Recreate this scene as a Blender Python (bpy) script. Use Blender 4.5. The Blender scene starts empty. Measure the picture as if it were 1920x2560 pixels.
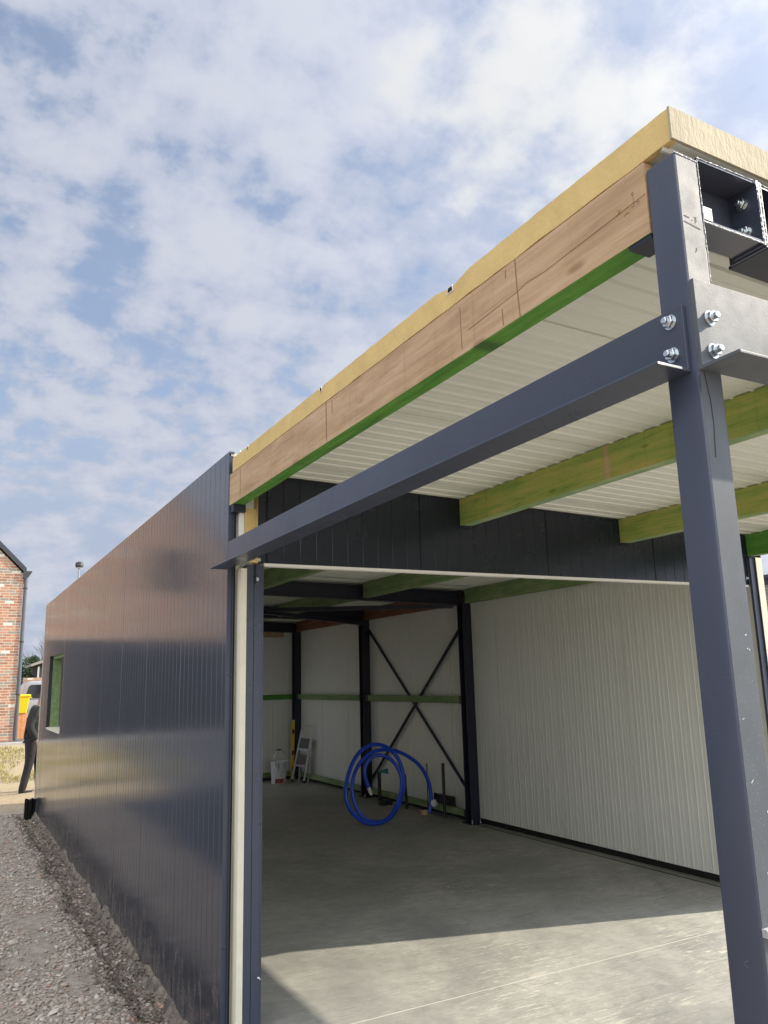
import bpy, bmesh, math, random
from mathutils import Vector, Matrix, noise
R = math.radians
random.seed(7)
S = bpy.context.scene
COL = S.collection

# ------------------------------------------------------------------ camera, sky, sun, exposure
yaw, pit, rol = R(28.5807), R(11.8538), R(-1.42837)
fwd = Vector((math.sin(yaw)*math.cos(pit), math.cos(yaw)*math.cos(pit), math.sin(pit)))
rt = Vector((math.cos(yaw), -math.sin(yaw), 0)); up = rt.cross(fwd)
r2 = rt*math.cos(rol)+up*math.sin(rol); u2 = -rt*math.sin(rol)+up*math.cos(rol)
cam = bpy.data.cameras.new('camera'); co = bpy.data.objects.new('camera', cam); COL.objects.link(co)
cam.sensor_fit = 'HORIZONTAL'; cam.sensor_width = 36; cam.lens = 1987.93/1920*36
cam.clip_start = .05; cam.clip_end = 2000
m = Matrix((r2, u2, -fwd)).transposed().to_4x4(); m.translation = Vector((-1.3157, -4.2295, 1.676))
co.matrix_world = m
S.camera = co

SUN_EL = R(33.0); sd = Vector((1, -.29, 0)).normalized()
SD = Vector((sd.x*math.cos(SUN_EL), sd.y*math.cos(SUN_EL), math.sin(SUN_EL)))
sun = bpy.data.lights.new('sun', 'SUN'); so = bpy.data.objects.new('sun', sun); COL.objects.link(so)
sun.energy = 4.0; sun.angle = R(.55); sun.color = (1, .90, .72)
so.rotation_euler = SD.to_track_quat('Z', 'Y').to_euler(); so.location = (6, -4, 8)

W = bpy.data.worlds.new('World'); S.world = W; W.use_nodes = True
nt = W.node_tree; nt.nodes.clear()
class NB:
    """small node helper"""
    def __init__(s, nt): s.nt = nt
    def n(s, t, **k):
        o = s.nt.nodes.new(t)
        for a, v in k.items(): setattr(o, a, v)
        return o
    def set(s, sock, v):
        if isinstance(v, bpy.types.NodeSocket): s.nt.links.new(v, sock)
        elif v is not None: sock.default_value = v
    def math(s, op, a, b=None, c=None, clamp=False):
        o = s.n('ShaderNodeMath', operation=op, use_clamp=clamp)
        s.set(o.inputs[0], a)
        if b is not None: s.set(o.inputs[1], b)
        if c is not None: s.set(o.inputs[2], c)
        return o.outputs[0]
    def vmath(s, op, a, b=None, out=0):
        o = s.n('ShaderNodeVectorMath', operation=op); s.set(o.inputs[0], a)
        if op == 'SCALE': o.inputs[3].default_value = .35
        if b is not None: s.set(o.inputs[1], b)
        return o.outputs[out]
    def comb(s, x, y, z):
        o = s.n('ShaderNodeCombineXYZ')
        for i, v in enumerate((x, y, z)): s.set(o.inputs[i], v)
        return o.outputs[0]
    def sep(s, v):
        o = s.n('ShaderNodeSeparateXYZ'); s.set(o.inputs[0], v); return o.outputs
    def noise(s, vec, scale=5, detail=4, rough=.5, dist=0, out=0):
        o = s.n('ShaderNodeTexNoise'); s.set(o.inputs['Vector'], vec)
        o.inputs['Scale'].default_value = scale; o.inputs['Detail'].default_value = detail
        o.inputs['Roughness'].default_value = rough; o.inputs['Distortion'].default_value = dist
        return o.outputs[out]
    def ramp(s, v, stops, const=False):
        o = s.n('ShaderNodeValToRGB'); s.set(o.inputs[0], v); cr = o.color_ramp
        if const: cr.interpolation = 'CONSTANT'
        while len(cr.elements) < len(stops): cr.elements.new(.5)
        for e, (p, c) in zip(cr.elements, stops):
            e.position = p; e.color = (c, c, c, 1) if isinstance(c, (int, float)) else (*c, 1)
        return o.outputs[0]
    def mix(s, f, a, b, mode='MIX'):
        o = s.n('ShaderNodeMix', data_type='RGBA', blend_type=mode)
        s.set(o.inputs[0], f)
        for i, v in ((6, a), (7, b)):
            s.set(o.inputs[i], (*v, 1) if isinstance(v, tuple) and len(v) == 3 else v)
        return o.outputs[2]
    def maprange(s, v, a, b, c=0, d=1, smooth=False):
        o = s.n('ShaderNodeMapRange'); s.set(o.inputs[0], v)
        if smooth: o.interpolation_type = 'SMOOTHSTEP'
        for i, x in enumerate((a, b, c, d)): o.inputs[i+1].default_value = x
        return o.outputs[0]
N = NB(nt)
sky = N.n('ShaderNodeTexSky', sky_type='NISHITA'); sky.sun_disc = False
sky.sun_elevation = SUN_EL; sky.sun_rotation = math.atan2(SD.x, SD.y)
tc = N.n('ShaderNodeTexCoord').outputs['Generated']
d = N.vmath('NORMALIZE', tc); X, Y, Z = N.sep(d)
zz = N.math('ADD', N.math('MAXIMUM', Z, 0.0), .42)
px = N.math('DIVIDE', X, zz); py = N.math('DIVIDE', Y, zz)
P = N.comb(px, py, .37)
n1 = N.noise(P, 10.5, 7, .54, .1)
n2 = N.noise(P, 27, 5, .58, .1)
n3 = N.noise(P, 2.6, 3, .5)
cov = N.math('ADD', N.math('ADD', N.math('MULTIPLY', n1, .58), N.math('MULTIPLY', n2, .22)), N.math('MULTIPLY', n3, .20))
sunward = N.math('MAXIMUM', N.vmath('DOT_PRODUCT', d, tuple(SD), out=1), 0.0)
cov = N.math('ADD', cov, N.math('MULTIPLY', sunward, .13))
leftgap = N.maprange(N.vmath('DOT_PRODUCT', d, (.07, .84, .54), out=1), .78, .99, 0, .026, True)
cov = N.math('SUBTRACT', cov, leftgap)
mask = N.maprange(cov, .385, .50, 0.42, 1, True)
lowm = N.maprange(Z, .12, .55, .95, 0.0, True)
mask = N.math('MAXIMUM', mask, lowm)
shade = N.maprange(N.math('ADD', N.math('MULTIPLY', n1, .55), N.math('ADD', N.math('MULTIPLY', n2, .2), N.math('MULTIPLY', n3, .35))), .45, .66, 0, 1, True)
cc = N.mix(shade, (.41, .465, .60), (.57, .60, .685))
bright = N.maprange(N.math('ADD', N.vmath('DOT_PRODUCT', d, (.522, .577, .628), out=1), N.math('MULTIPLY', N.math('SUBTRACT', n1, .5), .06)), .985, 1.003, 0, 1, True)
cc = N.mix(N.math('MULTIPLY', bright, .75), cc, (.70, .70, .68))
glow = N.math('ADD', .90, N.math('MULTIPLY', N.math('POWER', sunward, 2.0), .5))
cc = N.mix(1.0, cc, N.comb(glow, glow, glow), 'MULTIPLY')
# unseen sky brightened overhead and behind the viewer to lift shade; halo round sun
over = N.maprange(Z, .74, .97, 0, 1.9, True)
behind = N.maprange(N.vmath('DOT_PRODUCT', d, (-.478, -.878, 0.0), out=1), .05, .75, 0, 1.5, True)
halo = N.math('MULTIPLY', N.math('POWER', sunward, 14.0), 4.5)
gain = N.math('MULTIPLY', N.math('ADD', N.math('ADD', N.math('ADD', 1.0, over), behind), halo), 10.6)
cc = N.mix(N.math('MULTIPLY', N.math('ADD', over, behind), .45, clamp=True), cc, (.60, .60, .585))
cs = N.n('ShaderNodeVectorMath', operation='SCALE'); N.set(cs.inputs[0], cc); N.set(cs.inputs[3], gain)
skyb = N.n('ShaderNodeVectorMath', operation='SCALE'); N.set(skyb.inputs[0], sky.outputs[0]); skyb.inputs[3].default_value = 1.7
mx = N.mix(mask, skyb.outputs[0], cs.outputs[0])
# below the horizon: dull ground light
mx = N.mix(N.maprange(Z, -.02, .0, 1, 0), mx, (1.2, 1.15, 1.0))
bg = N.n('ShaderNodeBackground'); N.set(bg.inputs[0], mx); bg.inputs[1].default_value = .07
wo = N.n('ShaderNodeOutputWorld'); nt.links.new(bg.outputs[0], wo.inputs[0])

S.view_settings.view_transform = 'Standard'; S.view_settings.look = 'None'
S.view_settings.exposure = .7; S.view_settings.gamma = 1
S.render.engine = 'CYCLES'
S.cycles.max_bounces = 10; S.cycles.diffuse_bounces = 6; S.cycles.glossy_bounces = 5
S.cycles.use_denoising = True; S.cycles.sample_clamp_indirect = 6

# ------------------------------------------------------------------ materials
def mat(name, base, rough=.5, metal=0, spec=.5, var=0, vscale=6, bump=0, bscale=40, stretch=None, coat=0, rvar=0):
    M = bpy.data.materials.new(name); M.use_nodes = True
    n = NB(M.node_tree); b = M.node_tree.nodes['Principled BSDF']
    b.inputs['Roughness'].default_value = rough; b.inputs['Metallic'].default_value = metal
    b.inputs['Specular IOR Level'].default_value = spec
    if coat: b.inputs['Coat Weight'].default_value = coat; b.inputs['Coat Roughness'].default_value = .08
    t = n.n('ShaderNodeTexCoord').outputs['Object']
    if stretch: t = n.vmath('MULTIPLY', t, stretch)
    if var:
        f = n.noise(t, vscale, 6, .6)
        lo = tuple(c*(1-var) for c in base); hi = tuple(min(1, c*(1+var)) for c in base)
        n.set(b.inputs['Base Color'], n.ramp(f, [(.3, lo), (.7, hi)]))
    else: b.inputs['Base Color'].default_value = (*base, 1)
    if rvar:
        n.set(b.inputs['Roughness'], n.maprange(n.noise(t, vscale*1.7, 5, .6), .3, .7, max(.02, rough-rvar), rough+rvar))
    if bump:
        bn = n.n('ShaderNodeBump'); bn.inputs['Strength'].default_value = bump; bn.inputs['Distance'].default_value = .004
        n.set(bn.inputs['Height'], n.noise(t, bscale, 4, .6)); n.set(b.inputs['Normal'], bn.outputs[0])
    M['nb'] = 1
    return M

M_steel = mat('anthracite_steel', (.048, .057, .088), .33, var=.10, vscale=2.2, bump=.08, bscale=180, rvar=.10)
M_steelf = mat('anthracite_steel_lit_orange_peel', (.095, .107, .122), .54, spec=.3, var=.10, vscale=9, bump=.09, bscale=220, rvar=.06)  # base colour lightened for the sunlit front faces, with orange peel bump
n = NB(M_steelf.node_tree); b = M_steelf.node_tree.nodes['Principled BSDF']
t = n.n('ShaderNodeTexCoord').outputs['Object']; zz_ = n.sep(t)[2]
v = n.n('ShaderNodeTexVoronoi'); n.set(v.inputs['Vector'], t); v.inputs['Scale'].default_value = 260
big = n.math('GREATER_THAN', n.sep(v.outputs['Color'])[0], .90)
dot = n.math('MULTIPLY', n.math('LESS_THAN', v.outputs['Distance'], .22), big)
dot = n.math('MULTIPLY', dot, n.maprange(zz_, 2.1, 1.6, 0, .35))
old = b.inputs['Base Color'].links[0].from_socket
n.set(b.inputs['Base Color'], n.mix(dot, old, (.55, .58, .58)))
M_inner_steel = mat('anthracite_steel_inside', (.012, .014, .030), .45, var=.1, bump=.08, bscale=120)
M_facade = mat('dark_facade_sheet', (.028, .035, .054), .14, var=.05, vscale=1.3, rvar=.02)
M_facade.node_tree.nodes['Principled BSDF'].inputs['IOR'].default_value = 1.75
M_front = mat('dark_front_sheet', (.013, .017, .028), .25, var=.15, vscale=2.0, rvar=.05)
M_white = mat('white_lining_sheet', (.74, .75, .705), .38, var=.03, vscale=1.5, rvar=.05)
M_ceil = mat('white_ceiling_sheet', (.70, .715, .64), .45, var=.05, vscale=1.2)
M_foam = mat('aged_foam', (.66, .49, .205), .9, var=.10, vscale=7, bump=.5, bscale=60)
M_foamf = mat('fresh_foam', (.43, .385, .275), .85, var=.10, vscale=14, bump=.7, bscale=90, stretch=(1, 1, .4))
M_cream = mat('cream_foam_edge', (.74, .72, .58), .7, var=.06, vscale=10)
M_gloss = mat('glossy_anthracite', (.062, .070, .096), .16, bump=.05, bscale=30)
M_whiteedge = mat('white_edge', (.78, .78, .74), .5)
M_bolt = mat('zinc_bolt', (.62, .66, .68), .22, metal=1, var=.1, vscale=60)
M_weld = mat('bright_weld', (.48, .49, .50), .5, metal=.5, bump=1, bscale=200)  # also gives sunlit cut edges their white
M_black = mat('black_plastic', (.012, .012, .014), .5)
M_gap_shade = mat('black_gap', (.01, .01, .01), .8)  # flat black standing in for the shade in gaps and openings
M_blue = mat('blue_pipe', (.012, .07, .55), .32, var=.1, vscale=5)
M_yellow = mat('yellow_plastic', (.80, .52, .02), .4)
M_yelbin = mat('yellow_bin_plastic', (.85, .62, .01), .45)
M_whitep = mat('white_paint', (.68, .68, .70), .4, var=.06)
M_grey = mat('grey_tread', (.16, .15, .15), .8)
M_slate = mat('dark_zinc_trim', (.045, .048, .055), .5)
M_lampm = mat('lamp_metal', (.05, .055, .06), .4)
M_paperw = mat('white_tape', (.78, .76, .68), .6)
M_red = mat('red_stripe', (.55, .06, .03), .5)
M_skin = mat('skin', (.45, .25, .18), .6)
M_hood = mat('charcoal_cloth', (.028, .029, .030), .95, var=.3, vscale=12, bump=.3, bscale=30)
M_trou = mat('black_cloth', (.022, .022, .024), .95, var=.3, vscale=10)
M_hair = mat('dark_hair', (.02, .015, .012), .8)
M_carp = mat('silver_car_paint', (.38, .42, .48), .25, metal=.35, coat=.6)
M_glass = mat('dark_glass', (.02, .025, .03), .06)
M_tyre = mat('tyre', (.02, .02, .02), .8)
M_bark = mat('bark', (.12, .10, .08), .9, var=.3, vscale=20)
M_shed = mat('shed_boards', (.05, .045, .042), .8, var=.3, vscale=5, stretch=(8, 8, .4))
M_greyclad = mat('grey_cladding', (.30, .28, .30), .5, var=.1, vscale=3)
M_orange = mat('orange_block', (.62, .30, .14), .8, var=.2, vscale=20)
M_woodb = mat('pale_wood', (.55, .38, .22), .8, var=.15, vscale=30)
M_leafd = mat('conifer_leaf', (.02, .045, .015), .8, var=.5, vscale=4)
M_leafo = mat('olive_leaf', (.14, .15, .05), .8, var=.5, vscale=4)
M_pencil = mat('pencil_grey', (.26, .18, .12), .8)
M_teal = mat('teal_plastic', (.02, .16, .15), .5)

def custom(name, rough=.7):
    M = bpy.data.materials.new(name); M.use_nodes = True
    n = NB(M.node_tree); b = M.node_tree.nodes['Principled BSDF']; b.inputs['Roughness'].default_value = rough
    return M, n, b
def addbump(n, b, h, s=.4, dist=.01):
    bn = n.n('ShaderNodeBump'); bn.inputs['Strength'].default_value = s; bn.inputs['Distance'].default_value = dist
    n.set(bn.inputs['Height'], h); n.set(b.inputs['Normal'], bn.outputs[0])

def wood(name, lo, mid, hi, knot, sx=(24, 1.0, 26)):
    """sawn timber running along Y"""
    M, n, b = custom(name, .8)
    t = n.n('ShaderNodeTexCoord').outputs['Object']
    g = n.noise(n.vmath('MULTIPLY', t, sx), 1.6, 8, .65, .6)
    g2 = n.noise(n.vmath('MULTIPLY', t, (9, 2.2, 9)), 1.6, 6, .65, .6)
    f = n.math('ADD', n.math('MULTIPLY', g, .5), n.math('MULTIPLY', g2, .5))
    c = n.ramp(f, [(.36, lo), (.5, mid), (.64, hi)])
    v = n.n('ShaderNodeTexVoronoi'); n.set(v.inputs['Vector'], n.vmath('MULTIPLY', t, (0, 1.3, 4.2))); v.inputs['Scale'].default_value = 1.6
    k = n.maprange(v.outputs['Distance'], .03, .11, 1, 0, True)
    c = n.mix(n.math('MULTIPLY', k, .75), c, knot)
    # saw marks across
    s_ = n.noise(n.vmath('MULTIPLY', t, (1, 60, 1)), 1.0, 2, .5)
    c = n.mix(n.maprange(s_, .58, .72, 0, .25), c, tuple(x*.55 for x in mid))
    n.set(b.inputs['Base Color'], c); addbump(n, b, g, .5, .004)
    return M
M_tim = wood('sawn_timber', (.36, .235, .13), (.48, .325, .19), (.57, .405, .26), (.24, .145, .075))
M_green = wood('green_treated_timber', (.045, .16, .015), (.085, .26, .032), (.15, .35, .06), (.03, .08, .02))
M_olive = wood('yellow_green_treated_timber', (.18, .29, .055), (.32, .38, .085), (.48, .40, .12), (.05, .09, .015))
M_greend = wood('green_treated_batten', (.12, .21, .08), (.20, .30, .13), (.36, .38, .21), (.06, .10, .04))
M_rust = wood('red_brown_timber', (.10, .035, .012), (.20, .075, .03), (.28, .12, .05), (.04, .015, .01))

# concrete slab
M_conc, n, b = custom('concrete_slab', .62)
t = n.n('ShaderNodeTexCoord').outputs['Object']
a1 = n.noise(t, 1.6, 8, .62, .4); a2 = n.noise(t, 9, 8, .7, .5)
rot = n.n('ShaderNodeMapping'); n.set(rot.inputs[0], t); rot.inputs['Rotation'].default_value = (0, 0, .55); rot.inputs['Scale'].default_value = (3, 26, 1)
a3 = n.noise(rot.outputs[0], 1.5, 6, .7, 1.2)
rot2 = n.n('ShaderNodeMapping'); n.set(rot2.inputs[0], t); rot2.inputs['Rotation'].default_value = (0, 0, -.7); rot2.inputs['Scale'].default_value = (2.4, 34, 1)
a4 = n.noise(rot2.outputs[0], 1.2, 5, .65, 1.6)
f = n.math('ADD', n.math('MULTIPLY', a1, .55), n.math('MULTIPLY', a2, .45))
c = n.ramp(f, [(.3, (.225, .228, .218)), (.5, (.345, .343, .318)), (.68, (.46, .452, .412))])
sm = n.maprange(a3, .53, .66, 0, 1, True)
patch = n.maprange(n.noise(t, .9, 4, .6, .3), .42, .62, 0, 1, True)
c = n.mix(n.math('MULTIPLY', n.math('MULTIPLY', sm, patch), .8), c, (.70, .66, .56))
dk = n.maprange(a4, .55, .66, 0, 1, True)
c = n.mix(n.math('MULTIPLY', dk, .50), c, (.19, .19, .17))
fm = n.n('ShaderNodeMapping'); n.set(fm.inputs[0], t); fm.inputs['Rotation'].default_value = (0, 0, .25); fm.inputs['Scale'].default_value = (13, 52, 1)
sp = n.noise(fm.outputs[0], 1.0, 4, .6, .5)
c = n.mix(n.math('MULTIPLY', n.maprange(sp, .60, .70, 0, .8), n.maprange(patch, 0, 1, .25, 1)), c, (.68, .65, .56))
bigc = n.noise(t, .55, 5, .6, .8)
c = n.mix(n.maprange(bigc, .36, .52, .42, 0, True), c, (.17, .178, .172))
c = n.mix(n.maprange(sp, .30, .38, .45, 0), c, (.20, .20, .18))
vo = n.n('ShaderNodeTexVoronoi'); n.set(vo.inputs['Vector'], n.vmath('ADD', t, n.vmath('SCALE', n.noise(t, 2.2, 3, .5, out=1), None))); vo.inputs['Scale'].default_value = .9
vo.feature = 'DISTANCE_TO_EDGE'
arc = n.maprange(n.math('ABSOLUTE', n.math('SUBTRACT', n.math('FRACT', n.math('MULTIPLY', vo.outputs['Distance'], 5.0)), .5)), .0, .03, .35, 0)
c = n.mix(n.math('MULTIPLY', arc, patch), c, (.20, .20, .18))
n.set(b.inputs['Base Color'], c)
n.set(b.inputs['Roughness'], n.maprange(a1, .3, .7, .5, .8))
addbump(n, b, n.math('ADD', a2, n.math('MULTIPLY', a3, .5)), .35, .006)

# brick
M_brick, n, b = custom('mixed_brick', .85)
t = n.n('ShaderNodeTexCoord').outputs['Object']; X, Y, Z = n.sep(t)
xx = n.math('ADD', X, Y)
row = n.math('FLOOR', n.math('DIVIDE', Z, .077))
wob = n.math('MULTIPLY', n.math('MODULO', row, 2.0), .115)
jj = n.n('ShaderNodeTexWhiteNoise', noise_dimensions='1D'); n.set(jj.inputs['W'], row)
xs = n.math('DIVIDE', n.math('ADD', n.math('ADD', xx, wob), n.math('MULTIPLY', jj.outputs[0], .08)), .225)
colm = n.math('FLOOR', xs)
wn = n.n('ShaderNodeTexWhiteNoise', noise_dimensions='2D'); n.set(wn.inputs['Vector'], n.comb(row, colm, 0))
bc = n.ramp(wn.outputs[0], [(0, (.42, .17, .09)), (.22, (.50, .24, .14)), (.40, (.32, .14, .08)), (.55, (.34, .27, .21)), (.70, (.52, .24, .14)), (.85, (.26, .22, .19)), (.95, (.78, .74, .66))], True)
bc = n.mix(n.maprange(n.noise(t, 30, 3, .6), .3, .7, 0, .35), bc, (.40, .34, .28))
fz = n.math('FRACT', n.math('DIVIDE', Z, .077)); fx = n.math('FRACT', xs)
mo = n.math('MAXIMUM', n.math('LESS_THAN', fz, .21), n.math('LESS_THAN', fx, .055))
bc = n.mix(mo, bc, (.62, .55, .44))
n.set(b.inputs['Base Color'], bc); addbump(n, b, n.math('SUBTRACT', 1, mo), .6, .01)

# ground
M_ground, n, b = custom('dirt_ground', .95)
t = n.n('ShaderNodeTexCoord').outputs['Object']; X, Y, Z = n.sep(t)
g1 = n.noise(t, 1.2, 8, .65); g2 = n.noise(t, 14, 6, .7)
cA = n.ramp(g2, [(.3, (.21, .175, .145)), (.5, (.33, .285, .24)), (.7, (.43, .38, .325))])
cB = n.ramp(n.math('ADD', n.math('MULTIPLY', g1, .5), n.math('MULTIPLY', g2, .5)), [(.35, (.18, .13, .085)), (.5, (.34, .265, .18)), (.62, (.30, .27, .14)), (.72, (.42, .35, .25))])
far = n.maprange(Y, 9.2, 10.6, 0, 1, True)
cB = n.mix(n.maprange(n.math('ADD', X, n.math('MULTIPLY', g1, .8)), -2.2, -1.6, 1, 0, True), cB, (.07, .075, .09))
cA = n.mix(n.math('MULTIPLY', n.maprange(Y, 2.2, 3.6, 0, 1, True), n.maprange(n.math('ADD', X, n.math('MULTIPLY', n.math('SUBTRACT', g1, .5), .3)), -1.28, -1.14, 1, 0, True)), cA, (.062, .068, .085))  # ground out of view darkened for its reflection in the side wall
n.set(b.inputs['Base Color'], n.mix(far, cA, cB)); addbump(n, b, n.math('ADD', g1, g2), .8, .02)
M_trench, n, b = custom('damp_soil', .95)
t = n.n('ShaderNodeTexCoord').outputs['Object']
g2 = n.noise(t, 16, 8, .7)
n.set(b.inputs['Base Color'], n.ramp(g2, [(.3, (.07, .06, .05)), (.5, (.20, .17, .14)), (.7, (.36, .31, .25))])); addbump(n, b, g2, .9, .02)
M_asph = mat('asphalt', (.10, .105, .115), .8, var=.2, vscale=12, bump=.4, bscale=60)
M_kerb = mat('kerb_concrete', (.40, .39, .37), .8, var=.1)
# stones: each stone its own tint
M_stone, n, b = custom('rubble_stones', .9)
oi = n.n('ShaderNodeNewGeometry').outputs['Random Per Island']
n.set(b.inputs['Base Color'], n.mix(n.noise(n.n('ShaderNodeTexCoord').outputs['Object'], 60, 3, .6),
      n.ramp(oi, [(0, (.27, .225, .19)), (.3, (.42, .36, .31)), (.55, (.56, .49, .43)), (.75, (.50, .38, .30)), (.86, (.70, .64, .57)), (.94, (.55, .24, .15)), (.975, (.82, .78, .70))], True), (.36, .31, .265)))

n = NB(M_facade.node_tree); b = M_facade.node_tree.nodes['Principled BSDF']
t = n.n('ShaderNodeTexCoord').outputs['Object']; zf = n.sep(t)[2]
sp1 = n.noise(n.vmath('MULTIPLY', t, (1, 6, 2.2)), 2.2, 7, .68, .3); sp2 = n.noise(t, 55, 3, .6)
splash = n.math('MULTIPLY', n.maprange(n.math('SUBTRACT', sp1, n.math('MULTIPLY', n.math('MAXIMUM', zf, -.2), .42)), .44, .66, 0, .5, True), n.maprange(sp2, .35, .6, .35, 1))
splash = n.math('MULTIPLY', splash, n.maprange(zf, .55, .05, 0, 1, True))
film = n.math('MULTIPLY', n.maprange(n.noise(n.vmath('MULTIPLY', t, (1, 9, .5)), 1.2, 6, .65), .55, .8, 0, .035, True), 1.0)
old = b.inputs['Base Color'].links[0].from_socket; oldr = b.inputs['Roughness'].links[0].from_socket
n.set(b.inputs['Base Color'], n.mix(n.math('ADD', splash, film), old, (.24, .20, .16)))
n.set(b.inputs['Roughness'], n.math('ADD', oldr, n.math('MULTIPLY', n.math('ADD', splash, film), .5)))
# ------------------------------------------------------------------ mesh helpers
class MB:
    def __init__(s): s.v = []; s.f = []; s.m = []
    def quad(s, a, b, c, d, mi=0):
        k = len(s.v); s.v += [tuple(a), tuple(b), tuple(c), tuple(d)]; s.f.append((k, k+1, k+2, k+3)); s.m.append(mi); return s
    def box(s, x0, x1, y0, y1, z0, z1, mi=0, slope=0, bev=0):
        k = len(s.v)
        for z in (z0, z1):
            for (x, y) in ((x0, y0), (x1, y0), (x1, y1), (x0, y1)): s.v.append((x, y, z - slope*x))
        for f in ((0, 3, 2, 1), (4, 5, 6, 7), (0, 1, 5, 4), (1, 2, 6, 5), (2, 3, 7, 6), (3, 0, 4, 7)):
            s.f.append(tuple(k+i for i in f)); s.m.append(mi)
        return s
    def facemat(s, idx, mi): s.m[idx] = mi; return s
    def prism(s, poly, ax, a, b, mi=0):
        """poly in the two other axes, extruded along axis ax from a to b"""
        k = len(s.v); n_ = len(poly)
        for t_ in (a, b):
            for (p, q) in poly:
                s.v.append((t_, p, q) if ax == 0 else (p, t_, q) if ax == 1 else (p, q, t_))
        s.f.append(tuple(range(k, k+n_))); s.f.append(tuple(range(k+2*n_-1, k+n_-1, -1))); s.m += [mi, mi]
        for i in range(n_):
            j = (i+1) % n_; s.f.append((k+i, k+n_+i, k+n_+j, k+j)); s.m.append(mi)
        return s
    def bar(s, p, q, w, h, mi=0, upv=(0, 0, 1)):
        p = Vector(p); q = Vector(q); d_ = (q-p).normalized(); a = d_.cross(Vector(upv))
        if a.length < 1e-4: a = d_.cross(Vector((1, 0, 0)))
        a.normalize(); c = a.cross(d_); k = len(s.v)
        for e in (p, q):
            for (i, j) in ((-1, -1), (1, -1), (1, 1), (-1, 1)): s.v.append(tuple(e+a*i*w/2+c*j*h/2))
        for f in ((0, 1, 2, 3), (7, 6, 5, 4), (0, 4, 5, 1), (1, 5, 6, 2), (2, 6, 7, 3), (3, 7, 4, 0)):
            s.f.append(tuple(k+i for i in f)); s.m.append(mi)
        return s
    def tube(s, pts, r, seg=10, mi=0, jit=0):
        pts = [Vector(p) for p in pts]; k = len(s.v); prev = None
        for i, p in enumerate(pts):
            t_ = (pts[min(i+1, len(pts)-1)]-pts[max(i-1, 0)]).normalized()
            if prev is None:
                prev = t_.orthogonal().normalized()
            a = (prev - t_*prev.dot(t_)).normalized(); prev = a; c = t_.cross(a)
            rr = (r(i/(len(pts)-1)) if callable(r) else r)*(1+random.uniform(-jit, jit))
            for j in range(seg):
                th = 2*math.pi*j/seg; s.v.append(tuple(p+a*math.cos(th)*rr+c*math.sin(th)*rr))
        for i in range(len(pts)-1):
            for j in range(seg):
                j2 = (j+1) % seg
                s.f.append((k+i*seg+j, k+i*seg+j2, k+(i+1)*seg+j2, k+(i+1)*seg+j)); s.m.append(mi)
        s.f.append(tuple(k+j for j in range(seg-1, -1, -1))); s.m.append(mi)
        e = k+(len(pts)-1)*seg; s.f.append(tuple(e+j for j in range(seg))); s.m.append(mi)
        return s
    def lathe(s, prof, c=(0, 0, 0), axis='z', seg=20, mi=0, phase=0):
        k = len(s.v); c = Vector(c)
        for (r, h) in prof:
            for j in range(seg):
                th = 2*math.pi*j/seg+phase; a, b_ = r*math.cos(th), r*math.sin(th)
                v = {'z': (a, b_, h), 'x': (h, a, b_), 'y': (a, h, b_)}[axis]; s.v.append(tuple(c+Vector(v)))
        for i in range(len(prof)-1):
            for j in range(seg):
                j2 = (j+1) % seg; s.f.append((k+i*seg+j, k+i*seg+j2, k+(i+1)*seg+j2, k+(i+1)*seg+j)); s.m.append(mi)
        s.f.append(tuple(k+j for j in range(seg-1, -1, -1))); s.m.append(mi)
        e = k+(len(prof)-1)*seg; s.f.append(tuple(e+j for j in range(seg))); s.m.append(mi)
        return s
    def blob(s, c, r, mi=0, sq=(1, 1, .6), rnd=.3):
        """small irregular stone: jittered octahedron-ish"""
        k = len(s.v); a = random.uniform(0, 6.28); rz = (math.cos(a), math.sin(a))
        base = [(1, 0, 0), (0, 1, 0), (-1, 0, 0), (0, -1, 0), (.1, .1, 1), (0, 0, -1)]
        for (x, y, z) in base:
            j = 1+random.uniform(-rnd, rnd); x, y, z = x*sq[0]*j*r, y*sq[1]*j*r, z*sq[2]*j*r
            s.v.append((c[0]+x*rz[0]-y*rz[1], c[1]+x*rz[1]+y*rz[0], c[2]+z))
        for f in ((0, 1, 4), (1, 2, 4), (2, 3, 4), (3, 0, 4), (1, 0, 5), (2, 1, 5), (3, 2, 5), (0, 3, 5)):
            s.f.append(tuple(k+i for i in f)); s.m.append(mi)
        return s
    def build(s, name, mats, parent=None, bev=0, smooth=False, fix=True):
        me = bpy.data.meshes.new(name); me.from_pydata(s.v, [], s.f)
        if not isinstance(mats, (list, tuple)): mats = [mats]
        for m_ in mats: me.materials.append(m_)
        me.polygons.foreach_set('material_index', s.m)
        if fix or bev:
            bm = bmesh.new(); bm.from_mesh(me)
            if fix: bmesh.ops.recalc_face_normals(bm, faces=bm.faces)
            if bev:
                es = [e for e in bm.edges if len(e.link_faces) == 2 and e.calc_face_angle(0) > .5]
                bmesh.ops.bevel(bm, geom=es, offset=bev, segments=2, affect='EDGES', profile=.5, clamp_overlap=True)
            bm.to_mesh(me); bm.free()
        if smooth:
            me.polygons.foreach_set('use_smooth', [True]*len(me.polygons))
            me.set_sharp_from_angle(angle=R(35))
        o = bpy.data.objects.new(name, me); COL.objects.link(o)
        if parent:
            o.parent = parent
            o.matrix_parent_inverse = parent.matrix_world.inverted() if parent.type != 'EMPTY' else Matrix.Translation(-parent.location)
        return o
def tag(o, label=None, cat=None, group=None, kind=None):
    for k, v in (('label', label), ('category', cat), ('group', group), ('kind', kind)):
        if v: o[k] = v
    return o
def thing(name, loc, label, cat, group=None):
    o = bpy.data.objects.new(name, None); COL.objects.link(o); o.location = loc; o.empty_display_size = .2
    return tag(o, label, cat, group)
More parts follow.
